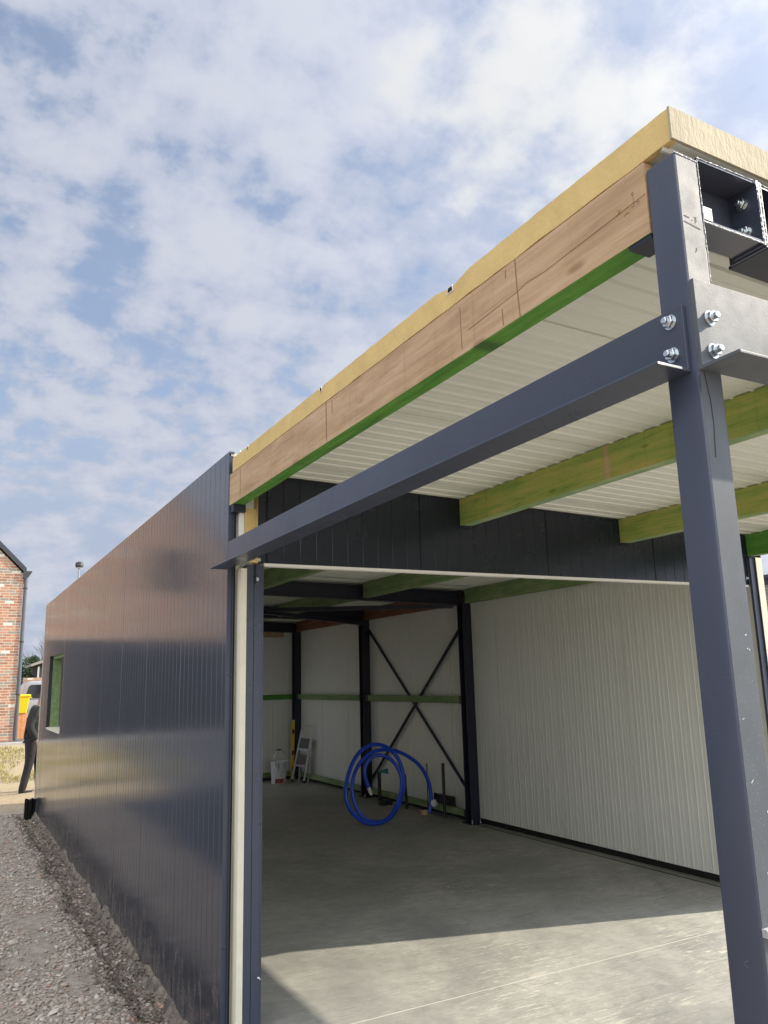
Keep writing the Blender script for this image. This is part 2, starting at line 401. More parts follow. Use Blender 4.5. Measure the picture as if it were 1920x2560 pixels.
def pieces(mb):
    """split a builder into its clearly separate pieces"""
    n = len(mb.v); par = list(range(n))
    def fd(a):
        while par[a] != a: par[a] = par[par[a]]; a = par[a]
        return a
    for f in mb.f:
        r = fd(f[0])
        for q in f[1:]: par[fd(q)] = r
    isl = {}
    for i in range(n): isl.setdefault(fd(i), []).append(i)
    if len(isl) < 2 or len(isl) > 160: return [mb]
    ks = list(isl); bb = {}
    for k in ks:
        P = [mb.v[i] for i in isl[k]]; bb[k] = [min(p[a] for p in P) for a in range(3)], [max(p[a] for p in P) for a in range(3)]
    sz = {k: max(bb[k][1][a]-bb[k][0][a] for a in range(3)) for k in ks}; g = {k: k for k in ks}
    def gf(a):
        while g[a] != a: a = g[a]
        return a
    for i, a in enumerate(ks):
        for b in ks[i+1:]:
            gap = math.sqrt(sum(max(0, bb[a][0][x]-bb[b][1][x], bb[b][0][x]-bb[a][1][x])**2 for x in range(3)))
            if gap <= max(.02, .5*max(sz[a], sz[b])): g[gf(a)] = gf(b)
    groups = {}
    for k in ks: groups.setdefault(gf(k), set()).add(k)
    if len(groups) < 2: return [mb]
    out = []
    for st_ in groups.values():
        m2 = MB(); mp = {}
        for f, mi in zip(mb.f, mb.m):
            if fd(f[0]) in st_:
                for q in f:
                    if q not in mp: mp[q] = len(m2.v); m2.v.append(mb.v[q])
                m2.f.append(tuple(mp[q] for q in f)); m2.m.append(mi)
        out.append(m2)
    return out
def part(mb, name, m_, parent, label=None, **k):
    first = None
    for m2 in pieces(mb):
        o = m2.build(name, m_, parent, **k)
        if label: o['label'] = label
        first = first or o
    return first

SL = .0215                                  # roof falls to the right
def roofz(x): return 2.826 - SL*x

def warp(pts, off=0.0, amp=.0016):
    """each one-metre panel sits a hair out of line with its neighbour"""
    out = []
    for i in range(len(pts)-1):
        (a, h), (b, g) = pts[i], pts[i+1]; n_ = max(1, int((b-a)/.05))
        for j in range(n_): out.append((a+(b-a)*j/n_, h+(g-h)*j/n_))
    out.append(pts[-1]); res = []
    for s_, h in out:
        k = math.floor((s_-off)/1.0); u = (s_-off)-k; rr = random.Random(k*31+5); a, b = rr.uniform(-1, 1), rr.uniform(-1, 1)
        res.append((s_, h+amp*(a*(u-.5)+b*u*(1-u))))
    return res
def profile(s0, s1, kind, pitch=.1, seam=1.0, off=0.0, hh=.0034):
    """list of (s, h): h>0 is proud of the sheet"""
    pts = [(s0, 0)]; i = math.ceil((s0-off)/pitch)
    while off+i*pitch < s1-.02:
        c_ = off+i*pitch
        if c_ > s0+.02:
            isseam = (i % round(seam/pitch) == 0)
            if kind == 'groove':
                w, dd = (.007, -.007) if isseam else (.0045, -.0022)
                pts += [(c_-w, 0), (c_-w*.35, dd), (c_+w*.35, dd), (c_+w, 0)]
            elif kind == 'rib':
                if isseam: pts += [(c_-.006, 0), (c_-.0045, -.0125), (c_+.0045, -.0125), (c_+.006, 0)]
                else: pts += [(c_-.010, 0), (c_-.0035, hh), (c_+.0035, hh), (c_+.010, 0)]
                m_ = c_+pitch*.5
                if m_ < s1-.01: pts += [(m_-.003, 0), (m_, -.0025), (m_+.003, 0)]
        i += 1
    pts.append((s1, 0)); return pts
def sheet(mb, prof, O, u, n_, v0, v1, mi=0):
    """extruded profile: point = O + u*s + n*h + v"""
    O, u, n_ = Vector(O), Vector(u), Vector(n_); v0, v1 = Vector(v0), Vector(v1); k = len(mb.v)
    for (s_, h) in prof:
        p = O+u*s_+n_*h; mb.v.append(tuple(p+v0)); mb.v.append(tuple(p+v1))
    for i in range(len(prof)-1):
        mb.f.append((k+2*i, k+2*i+2, k+2*i+3, k+2*i+1)); mb.m.append(mi)
    return mb

# ------------------------------------------------------------------ the building
LEN = 9.50; WX = 4.297; WT = 2.962; WB = -.165
bld = thing('steel_frame_shed', (0, 0, 0), 'half finished shed with dark ribbed cladding, white lining and an open carport bay in front', 'building')

# left side wall with its window opening
wy0, wy1, wz0, wz1 = 6.97, 8.55, 1.11, 2.12
mb = MB()
for (a, b_, z0, z1) in ((0, wy0, WB, WT), (wy1, LEN, WB, WT)):
    sheet(mb, warp(profile(a, b_, 'groove', off=-.03), -.03), (0, 0, 0), (0, 1, 0), (-1, 0, 0), (0, 0, z0), (0, 0, z1))
for (z0, z1) in ((WB, wz0), (wz1, WT)):
    sheet(mb, warp(profile(wy0, wy1, 'groove', off=-.03), -.03), (0, 0, 0), (0, 1, 0), (-1, 0, 0), (0, 0, z0), (0, 0, z1))
mb.box(0.0005, .03, 0, LEN, WT-.012, WT)                  # top edge flashing
lw = part(mb, 'side_wall', M_facade, bld, 'dark glossy outer wall with fine vertical ribs', fix=False)
mb = MB()
for (a, b_, z0, z1) in ((.005, wy0, WB, WT-.013), (wy1, LEN-.002, WB, WT-.013), (wy0, wy1, WB, wz0), (wy0, wy1, wz1, WT-.013)):
    mb.box(.012, .076, a, b_, z0, z1)
part(mb, 'foam_core', M_cream, lw)
mb = MB()
for (a, b_, z0, z1) in ((.01, wy0, 0, 2.8), (wy1, LEN, 0, 2.8), (wy0, wy1, 0, wz0), (wy0, wy1, wz1, 2.8)):
    sheet(mb, profile(a, b_, 'rib'), (.080, 0, 0), (0, 1, 0), (1, 0, 0), (0, 0, z0), (0, 0, z1))
part(mb, 'inner_lining', M_white, lw, fix=False)
mb = MB().box(-.004, .022, -.012, -.001, WB, WT-.03).box(.0225, .0235, -.03, .0, WB, WT-.05).box(.024, .030, -.018, .0, WB, 2.6)
part(mb, 'corner_flashing', M_steel, lw)
mb = MB().box(.034, .040, -.012, .0, WB, 2.62)
part(mb, 'gap_shade_strip', M_gap_shade, lw)  # black strip painted in for the dark gap beside the flashing
mb = MB().box(-.006, .10, LEN+.001, LEN+.02, WB, WT+.004)
part(mb, 'end_trim', M_cream, lw)
# window
wf = part(MB().box(.046, .160, wy1-.045, wy1-.002, wz0+.002, wz1-.002).box(.046, .160, wy0+.002, wy0+.045, wz0+.002, wz1-.002)
          .box(.046, .160, wy0+.046, wy1-.046, wz1-.045, wz1-.003), 'window_frame', M_greend, bld, 'green treated timber lining the wall opening')
part(MB().box(.002, .045, wy1-.012, wy1-.001, wz0, wz1), 'reveal_flashing', M_front, wf)
part(MB().box(-.004, .180, wy0+.046, wy1-.046, wz0-.02, wz0+.006), 'window_sill', M_cream, wf)
part(MB().box(.115, .19, wy0+.3, wy0+.42, wz0+.006, wz0+.20), 'offcut_block', M_woodb, wf)

# right side wall
mb = MB(); sheet(mb, profile(-.095, LEN, 'rib', off=.42), (WX, 0, 0), (0, 1, 0), (-1, 0, 0), (0, 0, .062), (0, 0, 2.735))
rw = part(mb, 'side_wall', M_white, bld, 'pale lined inner wall with fine vertical ribs', fix=False)
part(MB().box(WX+.015, WX+.074, -.094, LEN, .064, 2.55).box(WX+.015, WX+.074, .0, LEN, 2.55, 2.72), 'foam_core', M_foamf, rw)
mb = MB(); sheet(mb, profile(-.097, LEN, 'groove', off=.42), (WX+.078, 0, 0), (0, 1, 0), (1, 0, 0), (0, 0, WB), (0, 0, WT-.15))
part(mb, 'outer_cladding', M_facade, rw, fix=False)
part(MB().box(WX+.03, WX+.06, -.05, LEN, -.1, .062), 'base_gap_shade', M_gap_shade, rw)  # black fill standing in for the shaded recess under the panels
part(MB().box(4.222, 4.284, -.100, -.084, 0, 2.555).box(4.284, 4.288, -.112, -.084, 0, 2.555).box(4.222, 4.226, -.106, -.1005, 0, 2.555), 'corner_flashing', M_steel, rw)
part(MB().box(WX-.009, WX+.070, -.106, -.0965, .0, 2.553), 'foam_edge', M_cream, rw, 'sunlit cream foam edge of the end panel')
# back wall, with an unseen opening added to let light into the interior
mb = MB()
for (a, b_, z0) in ((.09, .45, .05), (.45, 2.95, 2.25), (2.95, WX-.004, .05)):
    sheet(mb, profile(a, b_, 'rib', off=.2), (0, LEN-.002, 0), (1, 0, 0), (0, -1, 0), (0, 0, z0), (0, 0, 2.80))
bw = part(mb, 'back_wall', M_white, bld, 'pale lined back wall', fix=False)
part(MB().box(.01, .45, LEN+.021, LEN+.085, WB, WT-.1).box(2.95, WX+.07, LEN+.021, LEN+.085, WB, WT-.1).box(.4505, 2.9495, LEN+.021, LEN+.085, 2.25, WT-.1), 'outer_cladding', M_facade, bw)

# front panel above the opening
FZ = 2.318
mb = MB(); k = 0
prof = profile(.145, 4.222, 'groove', off=.195)
def fp(prof, y, z0f, z1f, mb):
    k = len(mb.v)
    for (s_, h) in prof: mb.v += [(s_, y-h, z0f(s_)), (s_, y-h, z1f(s_))]
    for i in range(len(prof)-1): mb.f.append((k+2*i, k+2*i+2, k+2*i+3, k+2*i+1)); mb.m.append(0)
fp(prof, -.08, lambda x: FZ-.005+.0035*x, lambda x: roofz(x)-.003, mb)
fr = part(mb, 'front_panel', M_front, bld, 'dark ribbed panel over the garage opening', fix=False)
k = MB(); k.v = [(.146, -.068, FZ-.005), (4.222, -.068, FZ+.0095), (4.222, -.002, FZ+.0095), (.146, -.002, FZ-.005), (.146, -.068, roofz(0)-.01), (4.222, -.068, roofz(4.2)-.01), (4.222, -.002, roofz(4.2)-.01), (.146, -.002, roofz(0)-.01)]
for f in ((0, 3, 2, 1), (4, 5, 6, 7), (0, 1, 5, 4), (1, 2, 6, 5), (2, 3, 7, 6), (3, 0, 4, 7)): k.f.append(f); k.m.append(0)
part(k, 'foam_core', M_foam, fr)
part(MB().bar((.18, -.0815, FZ-.008), (4.21, -.0815, FZ+.0065), .004, .016).bar((.16, -.055, FZ-.0115), (4.21, -.055, FZ+.003), .05, .006), 'bounce_lit_edge', M_whiteedge, fr, 'thin white lower edge of the dark front panel')  # cut foam edge made white for light bounced off the floor
part(MB().box(.080, .144, -.045, -.004, FZ+.03, 2.63), 'foam_core', M_foam, fr)
part(MB().box(.050, .078, -.040, -.004, FZ+.03, 2.60), 'end_trim', M_whiteedge, fr)
part(MB().box(.053, 4.30, -.045, -.002, 2.80, 2.955), 'parapet_strip', M_facade, fr)
part(MB().box(.0465, .0525, -.046, -.002, 2.65, 2.962), 'parapet_trim', M_whiteedge, fr)
# left jamb
mb = MB(); sheet(mb, [(.083, 0), (.121, 0), (.1225, -.004), (.1255, -.004), (.127, 0), (.170, 0), (.171, .002), (.1745, .002), (.1755, 0), (.180, 0)], (0, -.08, 0), (1, 0, 0), (0, -1, 0), (0, 0, -.02), (0, 0, FZ-.01))
mb.box(.0835, .1795, -.0755, -.003, -.02, FZ-.012)
jm = part(mb, 'door_jamb', M_steel, bld, 'dark narrow jamb panel left of the opening', fix=False)
part(MB().box(.0500, .0825, -.083, -.002, -.02, 2.285), 'foam_edge', M_cream, jm, 'pale foam edge running up beside the jamb')
part(MB().prism([(.084, 2.318), (.142, 2.344), (.142, 2.318)], 1, -.094, -.083), 'foam_offcut', M_foam, jm)

def bolt(parent, c, axis, r=.0125, big=1.0, name='bolt'):
    """washer, hex nut and domed thread end along -axis"""
    mb = MB(); c = Vector(c)
    A = {'-x': ('x', -1), '-y': ('y', -1), '+x': ('x', 1)}[axis]
    def L(prof, seg, ph=0): mb.lathe([(rr*big, h*A[1]*big) for rr, h in prof], c, A[0], seg, phase=ph)
    L([(.0165, 0), (.0165, .0025)], 20)
    L([(.0135, .0025), (.0138, .004), (.0138, .0115), (.0125, .0135)], 6, .3)
    L([(.0075, .0135), (.0075, .022), (.006, .0235)], 14)
    return part(mb, name, M_bolt, parent)

# steel columns
PY0, PY1 = -3.182, -3.102
def weld(mb, p, q, r=.0035, nseg=40):  # weld beads, and pale beads standing in for sunlit cut edges
    r *= .5
    p, q = Vector(p), Vector(q)
    pts = [p.lerp(q, i/nseg)+Vector([random.uniform(-.0005, .0005) for _ in range(3)]) for i in range(nseg+1)]
    mb.tube(pts, r, 6, 0, .18)
cp = part(MB().box(0, .074, PY0, PY1, 0, 2.795), 'steel_column', [M_steel], bld, 'corner post of the carport', bev=.005, smooth=True)
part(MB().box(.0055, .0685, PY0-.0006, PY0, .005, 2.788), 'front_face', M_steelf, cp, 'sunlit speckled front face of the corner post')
mb = MB(); weld(mb, (.002, PY0, 2.794), (.074, PY0, 2.790), .004); weld(mb, (.0735, PY0-.001, 2.786), (.0735, PY0-.001, 2.5), .0018)
part(mb, 'weld_and_lit_edge', M_weld, cp)
mb = MB()   # pencil marks on the post: a dash, a dot and a small 3, with a ruled line below
y_ = PY0-.0014
def stroke(mb, pts, w=.0011):
    for a, b_ in zip(pts, pts[1:]): mb.bar((a[0], y_, a[1]), (b_[0], y_, b_[1]), .0006, w, upv=(0, 0, 1) if abs(b_[0]-a[0]) > abs(b_[1]-a[1]) else (1, 0, 0))
stroke(mb, [(.012, 2.642), (.028, 2.640)]); stroke(mb, [(.036, 2.637), (.038, 2.637)])
stroke(mb, [(.044, 2.646), (.050, 2.645), (.046, 2.640), (.050, 2.636), (.045, 2.632)])
stroke(mb, [(.010, 2.628), (.060, 2.620)], .0009); stroke(mb, [(.036, 2.56), (.040, 2.565), (.041, 2.572)], .0009)
part(mb, 'pencil_mark', M_pencil, cp, 'pencilled ruled line with a dash and a 3')
mb = MB()   # scratches and a bolt on the lower front face
for k in range(12):
    x = random.uniform(.01, .066); z = random.uniform(.6, 1.75); l = random.uniform(.003, .016)
    mb.bar((x, PY0-.0009, z), (x+random.uniform(-.006, .008), PY0-.0009, z+random.choice((-1, 1))*l*.4), .0005, random.uniform(.0008, .002), upv=(0, 0, 1))
for (x, z, l) in ((.036, 1.31, .03), (.03, 1.135, .02)): mb.bar((x, PY0-.0009, z), (x+l, PY0-.0009, z+.002), .0005, .003)
part(mb, 'paint_scratch', M_whitep, cp)
M_scuff = mat('grey_scuff', (.13, .14, .16), .7)
for (y, z, hgt, bow) in ((-3.165, .66, .075, .004), (-3.140, .60, .05, -.006), (-3.120, .71, .03, .003), (-3.172, .78, .05, .002), (-3.128, .52, .02, .008), (-3.150, 1.155, .012, .010)):
    pts = [(-.0006, y+bow*math.sin(k*.8), z+hgt*(k/4-.5)) for k in range(5)]
    part(MB().tube(pts, .0007, 4), 'scuff_mark', M_scuff, cp)
part(MB().bar((.004, PY0-.006, 1.214), (.032, PY0-.006, 1.215), .012, .014).bar((.036, PY0-.008, 1.213), (.044, PY0-.008, 1.214), .016, .018), 'screw_clip', M_weld, cp)
part(MB().box(.0, .085, PY0-.0, PY1, -.002, .0), 'base_plate', M_steel, cp)
cr = part(MB().box(4.25, 4.324, PY0, PY1, 0, 2.705), 'steel_column', [M_steel], bld, 'far front post of the carport', bev=.005, smooth=True)

# angle rails (L 150x100 on the side, L 200x100 at the front)
def angle_side(x, y0, y1, name_label):
    mb = MB().prism([(x, 2.285), (x, 2.435), (x-.010, 2.435), (x-.010, 2.2935), (x-.012, 2.2915), (x-.099, 2.2915), (x-.100, 2.2895), (x-.100, 2.285)], 1, y0, y1)
    return part(mb, 'angle_rail', M_steel, bld, name_label, bev=.0012)
al = angle_side(-.0005, -3.168, -.006, 'long steel angle running from the corner post to the wall')
for (y, z) in ((-3.136, 2.407), (-3.134, 2.333)): bolt(al, (-.0105, y, z), '-x', big=1.0)
part(MB().box(-.099, -.030, -3.1692, -3.1682, 2.286, 2.291), 'pale_cut_end', M_whiteedge, al)  # lighter strip on the cut end of the lower leg
mb = MB().prism([(PY0-.0008, 2.285), (PY0-.0008, 2.487), (PY0-.011, 2.487), (PY0-.011, 2.295), (PY0-.013, 2.293), (PY0-.099, 2.293), (PY0-.101, 2.291), (PY0-.101, 2.285)], 0, .003, 4.30)
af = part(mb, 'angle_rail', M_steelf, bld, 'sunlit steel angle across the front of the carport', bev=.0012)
for (x, z) in ((.040, 2.402), (.040, 2.328)): bolt(af, (x, PY0-.0112, z), '-y', big=1.0)
part(MB().tube([(.018, PY0-.001, 2.283), (.028, PY0-.0015, 2.22), (.030, PY0-.0012, 2.17), (.024, PY0-.0012, 2.10)], .0007, 5), 'loose_hair_wire', M_black, af)

# front beam: short welded bracket with an end plate, then the main channel
def channel(x0, x1, z0, z1, y0, y1, t_=.006):
    mb = MB()
    mb.box(x0, x1, y0, y1, z1-t_, z1).box(x0, x1, y0, y1, z0, z0+t_).box(x0, x1, y1-t_, y1-.0005, z0+t_, z1-t_)
    return mb
fbk = part(channel(.0745, .274, 2.645, 2.803, PY0+.001, PY1+.003), 'beam_bracket', M_gloss, bld, 'short open channel welded to the corner post')
part(MB().box(.2745, .2825, PY0-.001, PY1+.003, 2.640, 2.806), 'end_plate', M_steel, fbk)
for z in (2.765, 2.690): bolt(fbk, (.274, -3.142, z), '+x') if False else bolt(fbk, (.2744, -3.142, z), '-x')
mb = MB(); weld(mb, (.076, PY0, 2.645), (.276, PY0, 2.643), .0035); weld(mb, (.076, PY0, 2.803), (.266, PY0, 2.804), .0022); weld(mb, (.2785, PY0-.001, 2.642), (.2785, PY0-.001, 2.790), .0022)
weld(mb, (.266, PY0, 2.804), (.2785, PY0, 2.790), .002); weld(mb, (.0755, PY0, 2.645), (.0755, PY0, 2.80), .0015)
part(mb, 'weld_and_lit_edge', M_weld, fbk)
part(MB().box(.077, .104, PY0-.0008, PY0+.0004, 2.651, 2.682), 'masking_tape', M_paperw, fbk, 'scrap of pale tape in the corner of the bracket')
mb = MB()
for (z0, z1) in ((2.635, 2.642), (2.792, 2.799)): mb.box(.2915, 4.249, PY0+.001, PY1+.03, z0+.006, z1+.006, slope=SL)
mb.box(.2915, 4.249, PY1-.004, PY1+.002, 2.648, 2.798, slope=SL)
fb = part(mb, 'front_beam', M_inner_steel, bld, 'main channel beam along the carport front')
part(MB().box(.2835, .2912, PY0-.001, PY1+.02, 2.636, 2.803), 'end_plate', M_steel, fb)
mb = MB(); weld(mb, (.2875, PY0-.001, 2.640), (.2875, PY0-.001, 2.800), .0022); weld(mb, (.289, PY0, 2.800), (.36, PY0, 2.798), .0022)
part(mb, 'weld_and_lit_edge', M_weld, fb)

# roof: foam slab, ribbed ceiling sheet, top sheet with ribs
RX1 = 4.46
mb = MB()
def rough_edge(y0, y1, z0, z1, notches):
    top = []; bot = []; n_ = int((y1-y0)/.018)
    for i in range(n_+1):
        y = y0+(y1-y0)*i/n_
        zt = z1+.0022*noise.noise(Vector((y*17, 3, 0)))+.0016*noise.noise(Vector((y*60, 1, 0)))
        for c_, w in notches:
            if abs(y-c_) < w: zt -= .018*(1-abs(y-c_)/w)
        zb = z0+.003*noise.noise(Vector((y*9, 9, 0)))
        top.append((y, zt)); bot.append((y, zb))
    return bot+top[::-1]
notch = [(-2.30, .10), (-1.27, .02), (-.31, .02)]
mb.prism(rough_edge(-3.176, -.055, 2.826, 2.9065, notch), 0, .002, .0215)
fedge = mb
mb = MB().box(.0225, RX1, -3.177, -.081, 2.843, 2.9055, slope=SL).box(.082, WX-.004, .001, LEN-.01, 2.843, 2.905, slope=SL).box(.146, 4.3, -.0795, -.001, 2.834, 2.9, slope=SL)
rf = part(mb, 'roof', [M_foamf], bld, 'insulated roof slab')
part(fedge, 'roof_edge', M_foam, rf, 'cut yellow foam edge along the carport side')
part(MB().box(.0, RX1, -3.1835, -3.1775, 2.828, 2.908, slope=SL), 'roof_edge', M_foamf, rf, 'pale rough foam edge along the carport front')
mb = MB(); pr = profile(-3.176, -.083, 'rib', off=-.345, hh=.0080); sheet(mb, pr, (0, 0, 2.8285), (0, 1, 0), (0, 0, -1), (.004, 0, 0), (RX1, 0, -SL*RX1))
pr = profile(.003, LEN-.004, 'rib', off=-.345, hh=.0080); sheet(mb, pr, (0, 0, 2.8285), (0, 1, 0), (0, 0, -1), (.084, 0, 0), (WX, 0, -SL*WX))
part(mb, 'ceiling_lining', M_ceil, rf, 'pale ribbed ceiling sheet', fix=False)
mb = MB().box(.045, RX1, -3.175, LEN, 2.909, 2.911, slope=SL)
for c_ in (-2.29, -1.275, -.315, .7):
    k = len(mb.v)
    for x in (.045, RX1):
        for (dy, dz) in ((-.020, -.003), (-.010, .006), (.010, .006), (.020, -.003)): mb.v.append((x, c_+dy, 2.911+dz-SL*x))
    for i, j in ((0, 1), (1, 2), (2, 3)): mb.f.append((k+i, k+j, k+4+j, k+4+i)); mb.m.append(0)
part(mb, 'top_sheet', M_slate, rf, fix=False)
for c_, w, dz in ((-2.29, 1.0, -.016), (-1.275, .6, -.004), (-.315, .6, -.004)):
    part(MB().prism([(c_-.020*w, 2.889+dz), (c_-.014*w, 2.911+dz), (c_+.014*w, 2.911+dz), (c_+.020*w, 2.889+dz)], 0, -.0005, .001), 'rib_rim', M_whiteedge, rf)
    part(MB().prism([(c_-.014*w, 2.892+dz), (c_-.010*w, 2.907+dz), (c_+.010*w, 2.907+dz), (c_+.014*w, 2.892+dz)], 0, -.0012, -.0006), 'rib_void', M_gap_shade, rf)

# timber joists of the carport
mb = MB().box(.0, .070, -3.098, -.012, 2.643, 2.8205, mi=0)
mb.facemat(0, 1); mb.facemat(3, 1)
ej = part(mb, 'timber_joist', [M_tim, M_green], bld, 'sawn edge joist with brown outer face and green underside')
mb = MB()     # cross cuts, crack and pencil writing on the edge joist
def jy(pts, w=.0012, dpt=.0008):
    for a, b_ in zip(pts, pts[1:]): mb.bar((-.0007, a[0], a[1]), (-.0007, b_[0], b_[1]), dpt, w, upv=(0, 0, 1) if abs(b_[0]-a[0]) > abs(b_[1]-a[1]) else (0, 1, 0))
jy([(-2.62, 2.8195), (-2.622, 2.73), (-2.628, 2.645)], .004); jy([(-2.575, 2.81), (-2.574, 2.785)], .003); jy([(-2.55, 2.700), (-2.552, 2.65)], .003)
jy([(-1.33, 2.8195), (-1.332, 2.65)], .007); jy([(-1.39, 2.81), (-1.39, 2.75)], .004); jy([(-2.34, 2.80), (-2.342, 2.66)], .003); jy([(-.20, 2.81), (-.203, 2.65)], .006)
jy([(-3.095, 2.742), (-2.98, 2.736), (-2.86, 2.730), (-2.74, 2.724), (-2.66, 2.728), (-2.63, 2.722), (-2.50, 2.715), (-2.38, 2.708)], .0014)
part(mb, 'saw_cut', mat('dirty_cut', (.27, .17, .095), .9), ej)
mb = MB()
jy([(-3.055, 2.765), (-3.058, 2.757), (-3.062, 2.760), (-3.060, 2.767), (-3.055, 2.765)], .0008)
jy([(-3.060, 2.752), (-3.060, 2.732)], .0009); jy([(-3.060, 2.732), (-3.050, 2.732)], .0009)
jy([(-3.020, 2.747), (-3.006, 2.735)], .0009); jy([(-3.018, 2.735), (-3.008, 2.750)], .0009)
jy([(-3.045, 2.722), (-3.036, 2.727), (-3.028, 2.722)], .0009); jy([(-3.078, 2.733), (-3.070, 2.738), (-3.073, 2.727)], .0008)
part(mb, 'pencil_mark', M_pencil, ej, 'pencilled letters by the post')
mb = MB().box(.003, .067, -3.0975, -3.03, 2.632, 2.6425); part(mb, 'support_plate', M_inner_steel, ej)
part(MB().box(.004, .075, -.075, -.004, 2.60, 2.6425), 'support_plate', M_inner_steel, ej)
for (x, ml, lb) in ((1.495, M_olive, 'yellow-green joist, the middle one under the carport roof'), (2.870, M_olive, 'yellow-green joist, the second from the right'), (4.215, M_green, 'dark green joist at the right edge of the carport')):
    zt = roofz(x+.035)-.002
    mb = MB().box(x, x+.070, -3.068, -.083, zt-.172, zt); mb.facemat(0, 1); mb.facemat(2, 0)
    j = part(mb, 'timber_joist', [ml, M_greend], bld, lb)
    part(MB().box(x-.002, x+.072, -.110, -.084, zt-.182, zt-.1735), 'joist_hanger', M_inner_steel, j)
part(MB().box(4.12, 4.213, -.100, -.0825, 2.558, 2.725), 'steel_bracket', M_inner_steel, bld)
part(MB().box(1.4945, 1.4955, -1.415, -1.385, roofz(1.5)-.17, roofz(1.5)-.006), 'timber_stain', M_tim, bld)

# interior steel frames
def hcol(x0, x1, y0, y1, z1):
    t_ = .009; mb = MB()
    mb.box(x0, x1, y0, y0+t_, .012, z1).box(x0, x1, y1-t_, y1, .012, z1).box((x0+x1)/2-.004, (x0+x1)/2+.004, y0+t_, y1-t_, .012, z1)
    return mb
FR = (3.90, 6.63, 9.34); names = ('nearest', 'middle', 'rear corner')
for fy, nm in zip(FR, names):
    for x0 in (4.170, .090):
        if x0 < 1 and fy < 9: continue
        side = 'right' if x0 > 1 else 'left'
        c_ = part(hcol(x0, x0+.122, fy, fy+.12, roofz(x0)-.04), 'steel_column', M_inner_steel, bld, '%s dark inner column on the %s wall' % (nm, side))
        part(MB().box(x0-.03, x0+.12, fy-.05, fy+.15, .0005, .0125), 'base_plate', M_inner_steel, c_)
        mb = MB()
        for (dx, dy) in ((-.012, -.030), (.10, -.030)): mb.lathe([(.014, .0125), (.014, .025), (.008, .026), (.008, .055)], (x0+dx, fy+dy, 0), 'z', 8)
        part(mb, 'anchor_bolt', M_bolt, c_)
    mb = MB(); x0, x1 = .09, 4.169
    for (a, b_) in ((2.630, 2.639), (2.787, 2.795)): mb.box(x0, x1, fy, fy+.10, a, b_, slope=SL)
    mb.box(x0, x1, fy+.045, fy+.052, 2.639, 2.787, slope=SL)
    mb.box(x0, x1, fy-.006, fy-.0005, 2.630, 2.795, slope=SL) if False else None
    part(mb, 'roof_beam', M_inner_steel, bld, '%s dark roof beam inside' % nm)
# intermediate joists inside
for x, ml in ((1.46, M_greend), (2.81, M_greend), (4.205, M_greend)):
    for (a, b_) in ((.004, 3.895), (4.005, 6.625), (6.735, 9.335)):
        zt = roofz(x+.035)-.004; m2 = M_rust if (x > 4 and a > 3) else ml
        part(MB().box(x, x+.070, a, b_, zt-.172, zt), 'timber_joist', m2, bld)
# wall battens
for (z0, z1) in ((1.362, 1.448), (.062, .134)):
    for (a, b_) in ((4.025, 6.625), (6.755, 9.335)):
        part(MB().box(4.205, 4.245, a, b_, z0, z1), 'wall_batten', M_greend, bld)
        for y in (a, b_-.06): part(MB().box(4.196, 4.2045, y-.02, y+.07, z0-.006, z1+.006), 'batten_cleat', M_inner_steel, bld)
    part(MB().box(2.96, 4.165, 9.44, 9.48, z0, z1), 'wall_batten', M_green if z0 > 1 else M_greend, bld)
part(MB().box(.3, 4.0, 9.43, 9.47, 2.46, 2.55), 'wall_batten', M_tim, bld)
# cross bracing on the side wall and under the roof
def Lbar(p, q, w=.05, upv=(1, 0, 0)):
    return MB().bar(p, q, w, .006, upv=upv)
b1 = part(Lbar((4.262, 4.02, 2.34), (4.262, 6.64, .20), upv=(1, 0, 0)).bar((4.25, 4.02, 2.34), (4.25, 6.64, .20), .006, .03, upv=(1, 0, 0)), 'cross_brace', M_steel, bld, 'wall brace falling away from the near column')
b2 = part(Lbar((4.282, 6.64, 2.42), (4.282, 4.01, .26), upv=(1, 0, 0)).bar((4.272, 6.64, 2.42), (4.272, 4.01, .26), .006, .02, upv=(1, 0, 0)), 'cross_brace', M_steel, bld, 'wall brace falling towards the near column')
part(MB().bar((4.12, 4.02, 2.535), (.15, 6.55, 2.58), .06, .05), 'roof_brace', M_inner_steel, bld, 'roof brace from the near column')
part(MB().bar((4.12, 6.55, 2.50), (.15, 4.05, 2.57), .06, .05), 'roof_brace', M_inner_steel, bld, 'roof brace from the middle column')
# jamb screws and a bracket
part(MB().box(.128, .132, -.094, -.084, 2.20, 2.315), 'jamb_bracket', M_inner_steel, bld)
for (x, z) in ((.152, 2.336), (.142, 2.228)): bolt(bld, (x, -.0815, z), '-y', big=.62)
bolt(bld, (4.195, -.0815, 2.385), '-y', big=.7)
mb = MB().blob((.165, -.085, .235), .009).blob((.172, -.086, .228), .006); part(mb, 'paint_blob', M_whitep, jm)

# ------------------------------------------------------------------ slab and ground
o = MB().box(.085, 4.37, -3.6, LEN-.005, -.35, 0).box(.02, .0845, -3.6, -.085, -.35, -.0005).build('concrete_floor', M_conc); tag(o, kind='structure')
o = MB().bar((.3, -.268, .001), (4.36, -.236, .001), .0042, .0012, upv=(0, 0, 1)).build('chalk_line', mat('chalk', (.62, .60, .54), .9))
tag(o, 'thin white chalk line snapped across the sunlit concrete', 'chalk line')
o = MB().bar((4.20, -.05, .0025), (4.20, 3.85, .0025), .012, .003).build('wire', M_black); tag(o, 'thin dark cord lying on the slab below the long pale wall', 'cord')

def gz(x, y):
    z = -.17
    if y > 11: z += .42*min(1, (y-11)/8.5)**1.3 if y < 19.5 else .42
    return z
